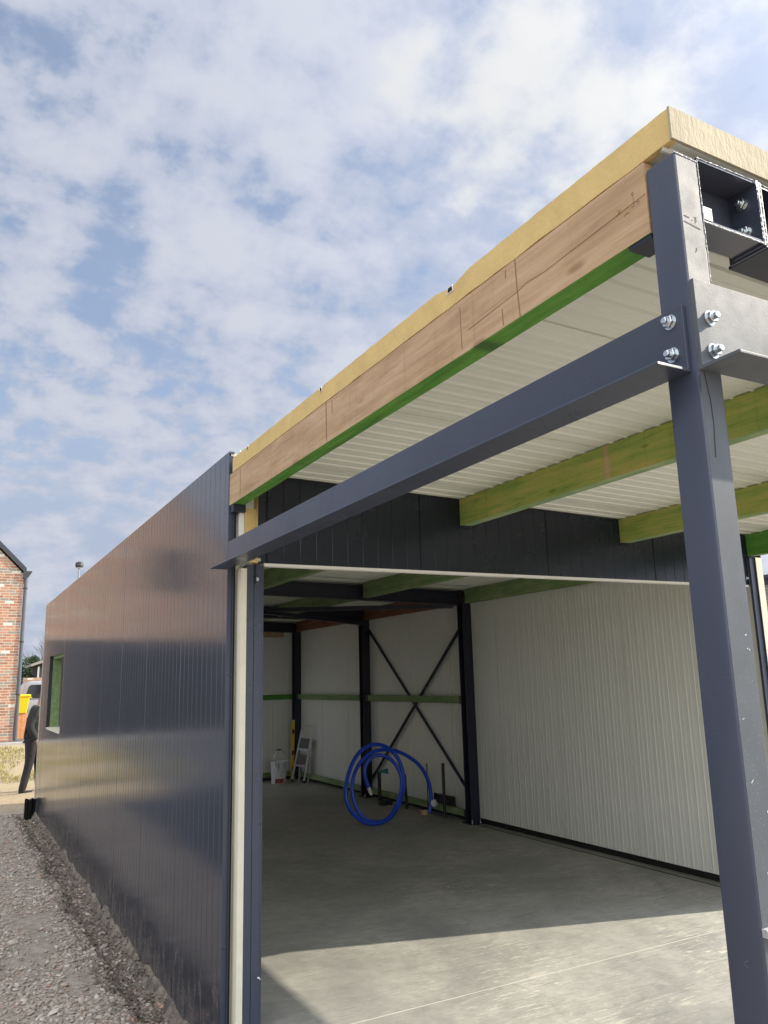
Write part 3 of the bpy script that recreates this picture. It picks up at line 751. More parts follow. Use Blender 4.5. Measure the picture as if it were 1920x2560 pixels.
# far ground sheet
mb = MB(); xs = [-150, -60, -30, -14, -8, -5, -3.2]+[-3+.25*i for i in range(0, 12)]+[0.02]
def grid(mb, xs, ys, zf, mi=0):
    k = len(mb.v)
    for y in ys:
        for x in xs: mb.v.append((x, y, zf(x, y)))
    nx = len(xs)
    for j in range(len(ys)-1):
        for i in range(nx-1):
            mb.f.append((k+j*nx+i, k+j*nx+i+1, k+(j+1)*nx+i+1, k+(j+1)*nx+i)); mb.m.append(mi)
def zbase(x, y):
    z = gz(x, y)-.012
    if -3 < x < 4 and 9 < y < 20: z += .03*noise.noise(Vector((x*1.5, y*1.5, 0)))+.012*noise.noise(Vector((x*6, y*6, 0)))
    if abs(x) > 100 or y > 100: z = gz(x, y)
    if -1.6 < x < .3 and -5 < y < 9.6: z -= .25
    return z
xs = [-150, -50, -20, -10, -6, -4]+[-3+.15*i for i in range(0, 50)]+[5, 7, 10, 16, 30, 60, 150]
ys = [-60, -20, -6, -4, 0, 4, 8, 9]+[9.2+.15*i for i in range(0, 72)]+[20.5, 24, 30, 50, 100, 250]
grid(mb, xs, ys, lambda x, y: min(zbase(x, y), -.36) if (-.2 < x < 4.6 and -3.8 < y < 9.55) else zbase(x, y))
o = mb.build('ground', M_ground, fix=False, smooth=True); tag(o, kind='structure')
# near rubble ground with the dug edge beside the wall
def znear(x, y):
    v = Vector((x, y, 0))
    z = -.155+.022*noise.noise(v*1.3)+.010*noise.noise(v*6)+.006*noise.noise(v*22)
    e = -.27+.07*noise.noise(Vector((0, y*1.3, 5)))+.03*noise.noise(Vector((0, y*5, 7)))   # rim of the trench
    e2 = -.05+.025*noise.noise(Vector((0, y*2.1, 9)))
    if x > e:
        t_ = min(1, (x-e)/.09); dep = .085+.03*noise.noise(Vector((x*6, y*6, 3)))
        z -= dep*t_
    if x > e2:
        t_ = min(1, (x-e2)/.05); z += t_*(.095+.05*noise.noise(Vector((x*5, y*3, 8)))+.03*noise.noise(Vector((x*30, y*30, 8))))
    if x < -1.35: z -= (-1.35-x)*.3*0
    return z
mb = MB(); xs = [-6, -4.5, -3.2, -2.4, -1.9]+[-1.6+.05*i for i in range(16)]+[-.8+.0155*i for i in range(53)]; ys = [-6+.2*i for i in range(28)]+[-.4+.04*i for i in range(245)]
grid(mb, xs, ys, znear)
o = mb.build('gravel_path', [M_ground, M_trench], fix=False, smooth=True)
for p in o.data.polygons:
    if p.center.x > -.26+.06*noise.noise(Vector((0, p.center.y*1.3, 5))): p.material_index = 1
tag(o, kind='structure')
mb = MB(); cnt = 0
ph = (1+5**.5)/2
ICO = [Vector(v).normalized() for v in ((-1, ph, 0), (1, ph, 0), (-1, -ph, 0), (1, -ph, 0), (0, -1, ph), (0, 1, ph), (0, -1, -ph), (0, 1, -ph), (ph, 0, -1), (ph, 0, 1), (-ph, 0, -1), (-ph, 0, 1))]
ICF = ((0, 11, 5), (0, 5, 1), (0, 1, 7), (0, 7, 10), (0, 10, 11), (1, 5, 9), (5, 11, 4), (11, 10, 2), (10, 7, 6), (7, 1, 8), (3, 9, 4), (3, 4, 2), (3, 2, 6), (3, 6, 8), (3, 8, 9), (4, 9, 5), (2, 4, 11), (6, 2, 10), (8, 6, 7), (9, 8, 1))
def rock(mb, c, r, sq):
    k = len(mb.v); a = random.uniform(0, 6.28); ca, sa = math.cos(a), math.sin(a); tl = random.uniform(-.35, .35)
    for v in ICO:
        j = r*(1+random.uniform(-.24, .18)); x, y, z = v.x*j*sq[0], v.y*j*sq[1], v.z*j*sq[2]; z += tl*x
        mb.v.append((c[0]+x*ca-y*sa, c[1]+x*sa+y*ca, c[2]+z))
    for f in ICF: mb.f.append(tuple(k+i for i in f)); mb.m.append(0)
while cnt < 19000:
    y = -.4+9.8*random.random()**1.35; x = random.uniform(-1.20, -.04)
    dens = noise.noise(Vector((x*2.6, y*1.6, 2)))
    if random.random() > .62+dens*1.3: continue
    if x > -.24 and random.random() < .30: continue
    r = random.choice((.006, .007, .009, .011, .013, .017))*random.uniform(.75, 1.35)
    if random.random() < .02: r *= 1.7
    rock(mb, (x, y, znear(x, y)+r*.3), r, (1, random.uniform(.55, .9), random.uniform(.35, .65))); cnt += 1
o = mb.build('gravel', M_stone, fix=False); tag(o, 'loose grey and pinkish crushed rubble beside the dark wall', 'gravel', kind='stuff')
mb = MB()
for k in range(5200):
    y = random.uniform(-.3, 9.4); x = random.uniform(-.34, -.01); r = random.choice((.008, .012, .016, .024))*random.uniform(.6, 1.3)
    mb.blob((x, y, znear(x, y)+r*.2), r, sq=(1, .8, .7))
o = mb.build('soil_clods', M_trench, fix=False); tag(o, 'dark crumbly soil clods in the dug strip at the foot of the wall', 'soil', kind='stuff')
mb = MB()
for k in range(260):
    y = random.uniform(.2, 8); x = random.uniform(-.09, -.008); z = znear(x, y); h = random.uniform(.02, .07) if random.random() < .9 else random.uniform(.08, .14)
    dx, dy = random.uniform(-.3, .1)*h, random.uniform(-.5, .5)*h
    mb.quad((x, y-.0012, z), (x, y+.0012, z), (x+dx, y+dy+.0004, z+h), (x+dx, y+dy-.0004, z+h))
o = mb.build('dry_grass', mat('dry_straw', (.30, .24, .13), .9), fix=False); tag(o, 'sparse dry grass stalks sticking up against the wall foot', 'grass', kind='stuff')
# grass tufts on the sunlit dirt behind
mb = MB()
for k in range(9000):
    x = random.uniform(-3.5, 1.6); y = random.uniform(12.3, 18.8)
    if noise.noise(Vector((x*1.2, y*.6, 4))) < -.05: continue
    z = gz(x, y); h = random.uniform(.02, .06); a = random.uniform(0, 3.14); w = .006
    mb.quad((x-w*math.cos(a), y-w*math.sin(a), z-.02), (x+w*math.cos(a), y+w*math.sin(a), z-.02), (x+random.uniform(-.02, .02), y+random.uniform(-.02, .02), z+h), (x, y, z+h*.9))
o = mb.build('grass', mat('yellow_grass', (.30, .27, .08), .9, var=.4, vscale=2), fix=False); tag(o, 'thin yellowish grass on the sunlit dirt', 'grass', kind='stuff')

# street behind
o = MB().box(-40, 60, 19.55, 20.49, .10, .262).box(.0, 60, 20.49, 31, .10, .262).build('road', M_asph); tag(o, kind='structure')
o = MB().box(-40, 60, 19.40, 19.545, .05, .285).build('kerb', M_kerb, bev=.01); tag(o, kind='structure')

# ------------------------------------------------------------------ brick house
HX0, HX1, HY = -7.3, .40, 20.5; EZ = 4.86
hz = thing('brick_house', ((HX0+HX1)/2, HY, .26), 'mottled red and grey brick house gable with a dark roof edge', 'house')
RZ = EZ+(HX1-HX0)/2
mb = MB().prism([(HX0, .2), (HX1, .2), (HX1, EZ), ((HX0+HX1)/2, RZ), (HX0, EZ)], 1, HY, HY+9)
part(mb, 'wall', M_brick, hz)
mb = MB(); xm = (HX0+HX1)/2; ov = .22
for sgn, xe in ((1, HX1), (-1, HX0)):
    a = (xe+sgn*.04, EZ+.02-.04); pts = [(xe+sgn*.06, EZ+.0), (xm, RZ+.08), (xm, RZ+.26), (xe+sgn*.06, EZ+.17)]
    mb.prism(pts, 1, HY-.06, HY+9.1)
rfh = part(mb, 'roof', M_slate, hz)
gp = part(MB().prism([(HX1-.02, EZ-.14), (HX1+.06, EZ-.14), (HX1+.21, EZ+.05), (HX1+.21, EZ+.08), (HX1-.02, EZ+.08)], 1, HY-.07, HY+9.1), 'gutter', M_slate, hz)
dp = part(MB().tube([(HX1+.062, HY+.0, EZ-.12), (HX1+.062, HY+.0, .27)], .050, 12), 'downpipe', mat('zinc_pipe', (.10, .105, .115), .45), hz, smooth=True)
mb = MB()
for z in (4.45, 2.95, 1.5): mb.lathe([(.062, z-.02), (.062, z+.02)], (HX1+.062, HY, 0), 'z', 12)
part(mb, 'pipe_bracket', M_slate, dp)
cl = part(MB().box(-7.29, -1.05, HY-.06, HY-.002, .27, 3.0), 'cladding', M_slate, hz, 'dark clad ground floor')
mb = MB().box(-7.0, -4.9, HY-.09, HY-.061, .4, 2.6).box(-4.6, -2.2, HY-.09, HY-.061, .4, 2.6)
part(mb, 'garage_door', mat('garage_door_grey', (.03, .032, .036), .5), cl)
wn_ = part(MB().box(-5.2, -4.0, HY-.03, HY-.002, 4.5, 5.8), 'window', M_slate, hz); part(MB().box(-5.12, -4.08, HY-.034, HY-.0305, 4.58, 5.72), 'pane', M_glass, wn_)

# ------------------------------------------------------------------ yellow bin on a stack of blocks
st = thing('block_stack', (.66, 21.6, .262), 'short stack of tan orange building blocks under the yellow bin', 'blocks')
for k in range(3):
    for i in range(2):
        part(MB().box(.50+i*.165, .66+i*.165, 21.45, 21.95, .263+k*.232, .263+k*.232+.228), 'block', M_orange, st)
bn_ = thing('wheelie_bin', (.63, 21.62, .96), 'bright yellow plastic bin standing beside the downpipe', 'bin')
mb = MB(); z0 = .96; k = 0
mb.v = [(.50, 21.42, z0), (.78, 21.42, z0), (.78, 21.85, z0), (.50, 21.85, z0), (.44, 21.36, z0+.46), (.84, 21.36, z0+.46), (.84, 21.9, z0+.46), (.44, 21.9, z0+.46)]
mb.f = [(0, 3, 2, 1), (4, 5, 6, 7), (0, 1, 5, 4), (1, 2, 6, 5), (2, 3, 7, 6), (3, 0, 4, 7)]; mb.m = [0]*6
part(mb, 'bin_body', M_yelbin, bn_, bev=.02)
part(MB().box(.42, .87, 21.34, 21.92, z0+.462, z0+.53), 'lid', M_yelbin, bn_, bev=.02)
part(MB().tube([(.885, 21.40, z0+.44), (.885, 21.88, z0+.44)], .016, 8), 'handle', M_yelbin, bn_)

# ------------------------------------------------------------------ silver car
CX, CY, CZ = .93, 26.2, .262
car = thing('parked_car', (CX+2.2, CY+.9, CZ), 'silver estate car parked side-on beyond the yellow bin', 'car')
body = [(0, .42), (.02, .62), (.10, .84), (.95, 1.02), (1.0, 1.03), (3.9, 1.06), (4.28, 1.0), (4.36, .70), (4.38, .40), (4.2, .26), (.2, .26)]
green_ = [(.30, .86), (.52, 1.36), (.66, 1.58), (.95, 1.645), (2.6, 1.655), (3.0, 1.55), (3.85, 1.04), (3.85, .9)]
body = [(0.03, .42), (0.0, .72), (.06, 1.0), (3.6, 1.04), (4.3, .86), (4.42, .60), (4.40, .34), (4.2, .26), (.25, .26)]
mb = MB().prism([(CX+a, CZ+b_) for a, b_ in body], 1, CY, CY+1.78)
cb = part(mb, 'car_body', M_carp, car, bev=.05, smooth=True)
gh = [(.03, .98), (.10, 1.45), (.20, 1.60), (.36, 1.645), (2.5, 1.66), (2.75, 1.60), (3.62, 1.0)]
part(MB().prism([(CX+a, CZ+b_) for a, b_ in gh], 1, CY+.10, CY+1.68), 'cabin', M_carp, car, bev=.05, smooth=True)
part(MB().prism([(CX+a, CZ+b_) for a, b_ in ((.17, 1.06), (.27, 1.45), (.34, 1.51), (1.55, 1.53), (1.55, 1.07))], 1, CY+.085, CY+.099), 'side_window', M_glass, car)
part(MB().prism([(CX+a, CZ+b_) for a, b_ in ((1.63, 1.07), (1.63, 1.53), (2.55, 1.53), (3.2, 1.07))], 1, CY+.085, CY+.099), 'side_window', M_glass, car)
for x in (.82, 3.5):
    w_ = part(MB().lathe([(.20, -.02), (.31, .0), (.33, .05), (.33, .20), (.31, .24)], (CX+x, CY-.02, CZ+.33), 'y', 24), 'wheel', M_tyre, car)
    part(MB().lathe([(.05, -.035), (.21, -.03), (.21, .0)], (CX+x, CY-.02, CZ+.33), 'y', 16), 'rim', M_bolt, w_)
part(MB().box(CX+.95, CX+1.15, CY-.02, CY-.002, CZ+.86, CZ+.89), 'door_handle', M_carp, cb)
part(MB().box(CX+.02, CX+.09, CY+.02, CY+.25, CZ+.75, CZ+.92), 'tail_light', M_red, cb)
part(MB().box(CX+2.95, CX+3.10, CY-.10, CY+.06, CZ+1.02, CZ+1.14), 'mirror', M_black, car, bev=.01)

# low wall, shed and plants behind
o = MB().box(1.6, 9.0, 34, 34.25, .25, 2.10).build('garden_wall', M_brick); tag(o, 'low brick wall seen over the roof of the silver car', 'wall')
sh = thing('garden_shed', (4.0, 36, .3), 'dark timber garden shed behind the low brick wall', 'shed')
part(MB().box(2.25, 6.5, 35.2, 38, .3, 2.75), 'wall', M_shed, sh); part(MB().prism([(1.95, 2.70), (4.4, 3.55), (6.9, 2.72), (6.9, 2.62), (4.4, 3.42), (1.95, 2.60)], 1, 35.0, 38.2), 'roof', mat('pale_roof_felt', (.35, .33, .30), .9), sh)
part(MB().box(2.25, 2.32, 35.14, 35.19, .3, 2.6), 'corner_board', M_whitep, sh)

def leaves(cs, nl, size, mb, seed=1, flat=1):
    rr = random.Random(seed)
    for (cx, cy, cz, rx, ry, rz) in cs:
        for k in range(nl):
            while True:
                p = Vector((rr.uniform(-1, 1), rr.uniform(-1, 1), rr.uniform(-1, 1)))
                if .25 < p.length < 1: break
            q = Vector((cx+p.x*rx, cy+p.y*ry, cz+p.z*rz)); a = Vector((rr.gauss(0, 1), rr.gauss(0, 1), rr.gauss(0, 1))).normalized(); b_ = a.orthogonal().normalized()
            s_ = size*rr.uniform(.6, 1.3); mb.quad(q-a*s_, q+b_*s_*.5, q+a*s_, q-b_*s_*.5)
def branchtree(base, h, seed, mb, lvl=5, spread=.5):
    rr = random.Random(seed)
    def rec(p, d_, l, r, lv):
        q = p+d_*l; mid = (p+q)/2+Vector((rr.gauss(0, .03*l), rr.gauss(0, .03*l), 0))
        mb.tube([p, mid, q], lambda t_: r*(1-.4*t_), 5 if lv > 2 else 3)
        if lv == 0: return
        for k in range(3 if lv > 1 else 4):
            dd = (d_+Vector((rr.gauss(0, spread), rr.gauss(0, spread), rr.gauss(.1, spread*.5)))).normalized()
            rec(q if k else p.lerp(q, .7), dd, l*rr.uniform(.6, .85), r*.58, lv-1)
    rec(Vector(base), Vector((.05, 0, 1)), h, h*.075, lvl)
tr = thing('conifer', (2.45, 41, .3), 'dark evergreen rising behind the low wall', 'tree')
mb = MB(); leaves([(2.45, 41, 1.5, .75, .8, 1.3), (2.35, 41, 2.5, .55, .6, .75), (2.6, 41, 2.9, .3, .4, .4)], 1200, .07, mb, 3); part(mb, 'crown', M_leafd, tr, fix=False)
part(MB().tube([(2.45, 41, .2), (2.45, 41, 2.6)], .07, 7), 'trunk', M_bark, tr)
tr = thing('bare_tree', (3.1, 45, .3), 'leafless tree with fine upswept branches beside the dark evergreen', 'tree')
mb = MB(); branchtree((3.05, 45, .2), 1.25, 5, mb, 5, .42); part(mb, 'trunk', M_bark, tr)
tr = thing('bare_tree', (4.6, 47, .3), 'leafless tree partly hidden by the far corner of the dark wall', 'tree')
mb = MB(); branchtree((4.3, 47, .2), 1.1, 11, mb, 5, .5); part(mb, 'trunk', M_bark, tr)
for i, (x, y, z, s_, lb) in enumerate(((2.55, 37, 1.1, .7, 'olive green shrub right of the dark evergreen'), (1.85, 36.5, .9, .6, 'grey-green shrub next to the downpipe'))):
    tr = thing('shrub', (x, y, .3), lb, 'shrub', 'shrubs behind the low wall')
    mb = MB(); leaves([(x, y, z, s_, s_, 1.25), (x+.2, y, z+.7, s_*.6, s_*.6, .7)], 700, .06, mb, 20+i); part(mb, 'foliage', M_leafo, tr, fix=False)
    mb = MB()
    for k in range(9):
        a = random.uniform(-.35, .35); mb.tube([(x, y, .2), (x+a*.6, y+random.uniform(-.3, .3), 1.1), (x+a, y+random.uniform(-.3, .3), random.uniform(1.8, 2.6))], .012, 4)
    part(mb, 'stem', M_bark, tr)

# street lamp
lp = thing('street_lamp', (5.04, 45, .2), 'slim street lamp standing behind the dark wall', 'street lamp')
part(MB().tube([(5.04, 45, .2), (5.04, 45, 8.5)], lambda t_: .07-.03*t_, 8), 'pole', mat('galvanised_pole', (.30, .33, .36), .4), lp)
hd = part(MB().lathe([(.05, 8.45), (.20, 8.52), (.23, 8.62), (.21, 8.80), (.08, 8.86)], (5.04, 45, 0), 'z', 16), 'lamp_head', M_lampm, lp)
part(MB().lathe([(.12, 8.44), (.18, 8.50)], (5.04, 45, 0), 'z', 16), 'lamp_glass', M_whitep, hd)

# neighbour on the right
nb = thing('grey_outbuilding', (12, 8, 0), 'pale grey corrugated outbuilding at the right edge past the carport', 'building')
mb = MB(); pr = []
for i in range(60): pr += [(i*.05, 0), (i*.05+.015, .012), (i*.05+.03, .012), (i*.05+.045, 0)]
k = len(mb.v)
for (z, h) in pr: mb.v += [(10-h, 2.5, z), (10-h, 14, z)]
for i in range(len(pr)-1): mb.f.append((k+2*i, k+2*i+1, k+2*i+3, k+2*i+2)); mb.m.append(0)
mb.box(10.01, 14, 2.55, 14, -.1, 3.0)
part(mb, 'wall', M_greyclad, nb, fix=False); part(MB().box(9.93, 14.1, 2.4, 14.1, 3.08, 3.14).box(9.97, 10.02, 2.45, 14.05, 2.99, 3.08), 'roof', M_slate, nb)

# ------------------------------------------------------------------ things inside the shed
COIL = [(4.111, 4.75, 0.025), (4.147, 4.75, 0.177), (4.116, 4.76, 0.418), (3.99, 4.78, 0.618), (3.763, 4.78, 0.763), (3.521, 4.75, 0.823), (3.283, 4.72, 0.793), (3.087, 4.68, 0.651), (2.994, 4.64, 0.449), (3.013, 4.6, 0.241), (3.1, 4.57, 0.099), (3.251, 4.56, 0.03), (3.472, 4.6, 0.054), (3.649, 4.65, 0.219), (3.735, 4.7, 0.444), (3.692, 4.74, 0.689), (3.544, 4.76, 0.845), (3.302, 4.7, 0.896), (3.08, 4.64, 0.806), (2.911, 4.56, 0.597), (2.843, 4.5, 0.387), (2.891, 4.48, 0.21), (3.033, 4.5, 0.08), (3.198, 4.5, 0.028), (3.423, 4.56, 0.051), (3.604, 4.62, 0.231), (3.679, 4.66, 0.461), (3.618, 4.7, 0.65), (3.475, 4.74, 0.756), (3.34, 4.78, 0.743), (3.26, 4.8, 0.644), (3.252, 4.8, 0.518), (3.293, 4.8, 0.395)]
def catmull(P, n_=8):
    P = [Vector(p) for p in P]; out = []
    for i in range(len(P)-1):
        p0, p1, p2, p3 = P[max(i-1, 0)], P[i], P[i+1], P[min(i+2, len(P)-1)]
        for k in range(n_):
            t_ = k/n_; out.append(.5*((2*p1)+(-p0+p2)*t_+(2*p0-5*p1+4*p2-p3)*t_**2+(-p0+3*p1-3*p2+p3)*t_**3))
    out.append(P[-1]); return out
ch = thing('pipe_coil', (3.25, 4.56, 0), 'loosely coiled blue plastic water pipe standing on the concrete', 'pipe')
cpth = catmull(COIL)
part(MB().tube(cpth, .0235, 14), 'pipe', M_blue, ch, smooth=True)
part(MB().tube([cpth[-1], cpth[-1]+(cpth[-1]-cpth[-4])*1.3, cpth[-1]+(cpth[-1]-cpth[-4])*2.4], lambda t_: .0245-.008*t_, 12), 'tape_end', M_whitep, ch)
part(MB().lathe([(.01, -.025), (.045, -.012), (.045, .012), (.01, .025)], (4.16, 4.70, .145), 'y', 16), 'tape_patch', M_whitep, ch)
grp = 'black conduit ends rising from the slab'
def stub(x, y, z1, r, lb, dx=0):
    o = thing('conduit_stub', (x, y, 0), lb, 'pipe', grp)
    p_ = part(MB().tube([(x, y, .001), (x+dx*.5, y, z1*.5), (x+dx, y, z1)], r, 12), 'conduit', M_black, o, smooth=True)
    part(MB().tube([(x+dx, y, z1), (x+dx, y, z1+.002)], r*.8, 12), 'open_end', M_gap_shade, o)
stub(4.13, 6.10, .40, .026, 'short thick black conduit stub seen through the blue coil')
stub(4.14, 5.36, .43, .020, 'black conduit stub just right of the blue coil', -.02)
stub(4.15, 4.45, .64, .019, 'tallest black conduit stub beside the near column')
stub(4.19, 4.90, .60, .006, 'thin black rod standing behind the blue pipe')
o = MB().box(4.185, 4.2, 4.27, 4.75, .15, .262).build('black_plate', M_black, bev=.003); tag(o, 'flat black plate fixed low behind the tallest conduit stub', 'plate')
o = MB().box(3.98, 4.09, 5.78, 5.86, .001, .065).box(4.105, 4.15, 5.78, 5.86, .001, .06).build('floor_box', M_black, bev=.004); tag(o, 'small black box on the floor inside the ring of blue pipe', 'box')
o = MB().box(4.04, 4.12, 4.79, 4.85, .001, .055).build('wood_block', M_woodb, bev=.003); tag(o, 'small pale wood block at the grounded end of the blue pipe', 'block')
o = MB().prism([(3.52, .54), (3.68, .57), (3.68, .50)], 1, 5.0, 5.02).build('clip', M_teal); tag(o, 'teal plastic wedge caught in the blue coil', 'clip')
for i, (x, y, r, lb) in enumerate(((2.417, 1.691, .010, 'white crumb on the shaded floor, the middle one'), (3.04, .827, .014, 'white sliver on the shaded floor nearest the right wall'), (3.161, 2.896, .008, 'tiny white crumb on the floor nearest the blue coil'), (4.20, 5.15, .02, 'pale flake at the wall foot behind the blue coil'))):
    o = MB().blob((x, y, r*.25), r, sq=(1, .5, .35)).build('debris', M_whitep, fix=False); tag(o, lb, 'debris', 'white crumbs on the concrete')

bk = thing('paint_bucket', (3.74, 9.0, 0), 'white paint bucket with black drips and red stripes at its foot', 'bucket')
mb = MB().lathe([(.118, .002), (.122, .02), (.136, .34), (.142, .345), (.142, .36), (.133, .36), (.130, .33)], (3.74, 9.0, 0), 'z', 28)
bb = part(mb, 'bucket_body', M_whitep, bk, smooth=True)
mb = MB()
for a0 in (-2.5, -2.25, -2.0, -1.75, -1.5, -1.2):
    a = a0; r = .1235
    pt = lambda a_, z: (3.74+(r+z*.038)*math.cos(a_), 9.0+(r+z*.038)*math.sin(a_), z)
    mb.quad(pt(a, .012), pt(a+.12, .012), pt(a+.28, .085), pt(a+.16, .085))
part(mb, 'red_stripe', M_red, bb, fix=False)
mb = MB()
for a0 in (-2.38, -2.12, -1.86, -1.62): mb.quad(pt(a0, .012), pt(a0+.12, .012), pt(a0+.28, .085), pt(a0+.16, .085))
for a0, z0, z1 in ((-2.0, .20, .34), (-1.9, .25, .34), (-2.2, .27, .34), (-1.3, .26, .33), (-1.7, .12, .16), (-1.5, .17, .20), (-2.35, .30, .34)): mb.quad(pt(a0, z0), pt(a0+.05, z0), pt(a0+.05, z1), pt(a0, z1))
part(mb, 'drip', M_black, bb, fix=False)
mb = MB().tube([(3.615, 9.0, .33), (3.66, 8.99, .46), (3.70, 8.98, .535), (3.78, 8.98, .545)], .003, 6).tube([(3.78, 8.98, .545), (3.86, 8.99, .46), (3.868, 9.0, .33)], .0028, 6)
hd = part(mb, 'handle', M_bolt, bk); part(MB().tube([(3.69, 8.98, .54), (3.77, 8.98, .545)], .012, 8), 'grip', M_black, hd)

sl = thing('spirit_level', (4.10, 9.22, 0), 'long yellow spirit level leaning against the rear corner column', 'spirit level')
p0, p1 = Vector((4.055, 9.18, .002)), Vector((4.135, 9.325, .985))
part(MB().bar(p0, p1, .055, .024, upv=(0, 1, 0)), 'level_body', M_yellow, sl, bev=.003)
for t_ in (.44, .80, .0, .18):
    if t_ == 0: continue
    c_ = p0.lerp(p1, t_)+Vector((0, -.0135, .002)); mb = MB().bar(c_-Vector((.004, 0, .055)), c_+Vector((.004, 0, .055)), .036 if t_ > .3 else .012, .002, upv=(0, 1, 0)); part(mb, 'hand_hole', M_black, sl)
part(MB().bar(p1, p1+Vector((.001, .002, .018)), .057, .026, upv=(0, 1, 0)), 'end_cap', M_whitep, sl)

ld = thing('step_ladder', (4.12, 8.95, 0), 'folded white two-step ladder leaning against the side wall', 'ladder')
A0, B0, A1, B1 = Vector((4.03, 9.12, .0)), Vector((4.10, 8.76, .0)), Vector((4.185, 9.03, .88)), Vector((4.225, 8.66, .88))
for a, b_ in ((A0, A1), (B0, B1)):
    rl = part(MB().bar(a+Vector((0, 0, .02)), b_, .032, .02, upv=(0, 1, 0)), 'rail', M_whitep, ld, bev=.004)
    part(MB().bar(a, a+Vector((.004, 0, .03)), .038, .028, upv=(0, 1, 0)), 'foot', M_black, rl)
mb = MB().tube(catmull([A1-(A1-A0)*.02, A1+Vector((.004, -.03, .04)), B1+Vector((0, .05, .045)), B1-(B1-B0)*.02], 6), .012, 8); part(mb, 'top_hoop', M_whitep, ld)
for t_ in (.30, .60):
    a, b_ = A0.lerp(A1, t_), B0.lerp(B1, t_)
    st_ = part(MB().bar(a, b_, .03, .03), 'step', M_whitep, ld)
    a2, b2 = A0.lerp(A1, t_+.21), B0.lerp(B1, t_+.21)
    mb = MB(); k = Vector((-.01, -.01, 0)); mb.quad(a.lerp(b_, .08)+k+Vector((0, 0, .02)), a.lerp(b_, .92)+k+Vector((0, 0, .02)), a2.lerp(b2, .92)+k, a2.lerp(b2, .08)+k); part(mb, 'tread', M_grey, st_, fix=False)
for a, b_ in ((A0+Vector((.10, -.06, .0)), A1), (B0+Vector((.10, .06, .0)), B1)):
    part(MB().bar(a, b_.lerp(a, .06), .018, .018, upv=(0, 1, 0)), 'rear_leg', M_whitep, ld)

# black sheeting hanging at the far foot of the dark wall
mb = MB(); k = 0; n_ = 14
for z in (-.24, -.1, .04, .045):
    for i in range(n_+1):
        x = -.145+.145*i/n_; mb.v.append((x, 9.35+.02*math.sin(i*1.9)+(.03 if z > .04 else 0)+(.01*z), z+(.012*math.sin(i*.8) if z > 0 else 0)))
for j in range(3):
    for i in range(n_): a = j*(n_+1)+i; mb.f.append((a, a+1, a+n_+2, a+n_+1)); mb.m.append(0)
mb.box(-.14, -.005, 9.38, 9.49, -.26, .03)
o = mb.build('plastic_sheeting', M_black, fix=False); tag(o, 'black folded plastic sheeting at the far foot of the dark wall', 'plastic sheet')

# ------------------------------------------------------------------ person
def skinned(name, verts, edges, rad, m_, parent=None, root=0, sub=2):
    me = bpy.data.meshes.new(name); me.from_pydata(verts, edges, []); me.update()
    o = bpy.data.objects.new(name, me); COL.objects.link(o)
    md = o.modifiers.new('skin', 'SKIN'); md.use_smooth_shade = True
    for i, r in enumerate(rad):
        sv = me.skin_vertices[0].data[i]; sv.radius = r if isinstance(r, tuple) else (r, r); sv.use_root = (i == root)
    s_ = o.modifiers.new('sub', 'SUBSURF'); s_.levels = sub; s_.render_levels = sub
    dg = bpy.context.evaluated_depsgraph_get(); m2 = bpy.data.meshes.new_from_object(o.evaluated_get(dg)); m2.name = name
    o.modifiers.clear(); o.data = m2
    m2.materials.clear(); m2.materials.append(m_); m2.polygons.foreach_set('use_smooth', [True]*len(m2.polygons))
    if parent: o.parent = parent; o.matrix_parent_inverse = Matrix.Translation(-parent.location)
    return o
PX, PYY = .01, 12.0
def V(x, y, z): return (PX+x, PYY+y, z)
pe = thing('person', (.15, 12, -.17), 'person in charcoal hoodie and black trousers half hidden by the dark wall', 'person')
# body: pelvis 0, waist 1, chest 2, neck 3, head 4,5 ; arms ; legs
bv = [V(.13, 0, .80), V(.14, 0, .97), V(.17, 0, 1.18), V(.235, 0, 1.385), V(.27, 0, 1.47), V(.285, 0, 1.60),
      V(.13, -.17, 1.26), V(.05, -.23, .99), V(.19, -.24, .735), V(.225, -.245, .655),
      V(.20, .17, 1.26), V(.24, .24, 1.0), V(.36, .22, .80), V(.40, .21, .73),
      V(.10, -.09, .74), V(.095, -.10, .36), V(-.005, -.10, -.06), V(.06, -.11, -.12),
      V(.16, .09, .74), V(.26, .10, .36), V(.30, .10, -.06), V(.40, .10, -.12)]
be = [(0, 1), (1, 2), (2, 3), (3, 4), (4, 5), (2, 6), (6, 7), (7, 8), (8, 9), (2, 10), (10, 11), (11, 12), (12, 13), (0, 14), (14, 15), (15, 16), (16, 17), (0, 18), (18, 19), (19, 20), (20, 21)]
br = [.08, .08, .10, .055, .085, .09, .05, .038, .028, .03, .05, .038, .028, .03, .075, .052, .035, .03, .075, .052, .035, .03]
bo = skinned('body', bv, be, br, M_skin, pe)
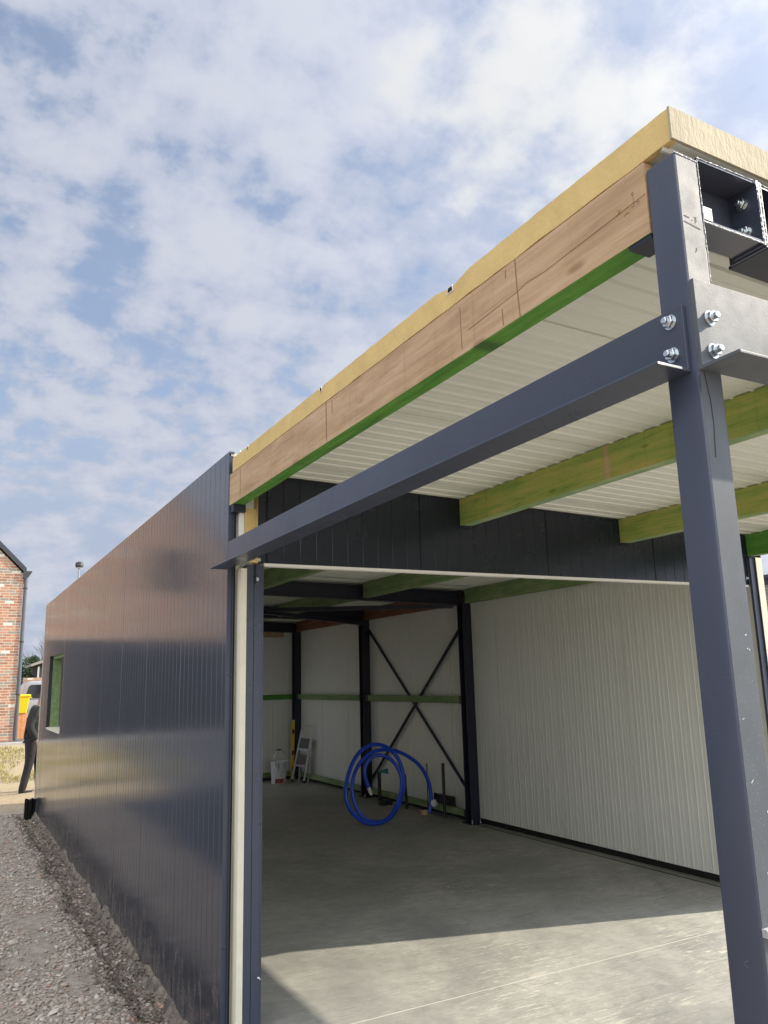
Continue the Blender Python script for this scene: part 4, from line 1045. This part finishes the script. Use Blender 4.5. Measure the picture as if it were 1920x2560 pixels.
# hands: palm plus five fingers
for (hx, hy, hzz) in ((.235, -.247, .635), (.41, .205, .705)):
    hvv = [V(hx, hy, hzz+.03), V(hx+.01, hy, hzz-.03)]; he = [(0, 1)]; hr = [.022, (.035, .014)]
    for i, (dy, l) in enumerate(((-.026, .055), (-.009, .066), (.009, .062), (.025, .050))):
        k = len(hvv); hvv += [V(hx+.018, hy+dy, hzz-.03-l*.5), V(hx+.010, hy+dy, hzz-.03-l)]; he += [(1, k), (k, k+1)]; hr += [.0085, .007]
    k = len(hvv); hvv += [V(hx+.03, hy-.02, hzz-.015), V(hx+.038, hy-.02, hzz-.055)]; he += [(0, k), (k, k+1)]; hr += [.010, .008]
    ho = skinned('hand', hvv, he, hr, M_skin, pe, sub=1)
hv = [V(.125, 0, .70), V(.14, 0, .97), V(.165, 0, 1.18), V(.215, 0, 1.345), V(.13, -.17, 1.27), V(.045, -.235, .99), V(.185, -.243, .75), V(.20, .17, 1.27), V(.24, .245, 1.0), V(.355, .222, .815)]
skinned('hoodie', hv, [(0, 1), (1, 2), (2, 3), (2, 4), (4, 5), (5, 6), (2, 7), (7, 8), (8, 9)], [.165, .16, .165, .09, .095, .075, .055, .095, .075, .055], M_hood, pe, root=1)
tv = [V(.125, 0, .90), V(.105, -.09, .70), V(.095, -.10, .36), V(-.012, -.10, -.165), V(.17, .09, .70), V(.26, .10, .36), V(.30, .10, -.165)]
skinned('trousers', tv, [(0, 1), (1, 2), (2, 3), (0, 4), (4, 5), (5, 6)], [.150, .115, .080, .066, .108, .080, .066], M_trou, pe, root=0)
for (x, y) in ((-.02, -.10), (.29, .10)):
    shv = [V(x-.04, y, -.135), V(x+.07, y, -.145), V(x+.20, y, -.155)]
    s_ = skinned('shoe', shv, [(0, 1), (1, 2)], [.045, .045, .035], M_trou, pe, root=0)
    part(MB().box(PX+x-.07, PX+x+.22, PYY+y-.045, PYY+y+.045, -.203, -.188), 'sole', M_whitep, s_, bev=.006)
skinned('hair', [V(.25, 0, 1.60), V(.275, 0, 1.66), V(.24, 0, 1.53)], [(0, 1), (0, 2)], [.095, .08, .07], M_hair, pe, root=0)
part(MB().blob(V(.395, 0, 1.53), .02, sq=(1, .6, 1)), 'nose', M_skin, pe)
for sy in (-1, 1):
    part(MB().lathe([(.004, 0), (.010, .004), (.004, .010)], V(.362, sy*.032, 1.56), 'x', 8), 'eye', M_whitep, pe)
    part(MB().blob(V(.285, sy*.098, 1.54), .026, sq=(.6, .25, 1)), 'ear', M_skin, pe)
part(MB().box(PX+.352, PX+.366, 11.975, 12.025, 1.475, 1.483), 'mouth', M_red, pe)
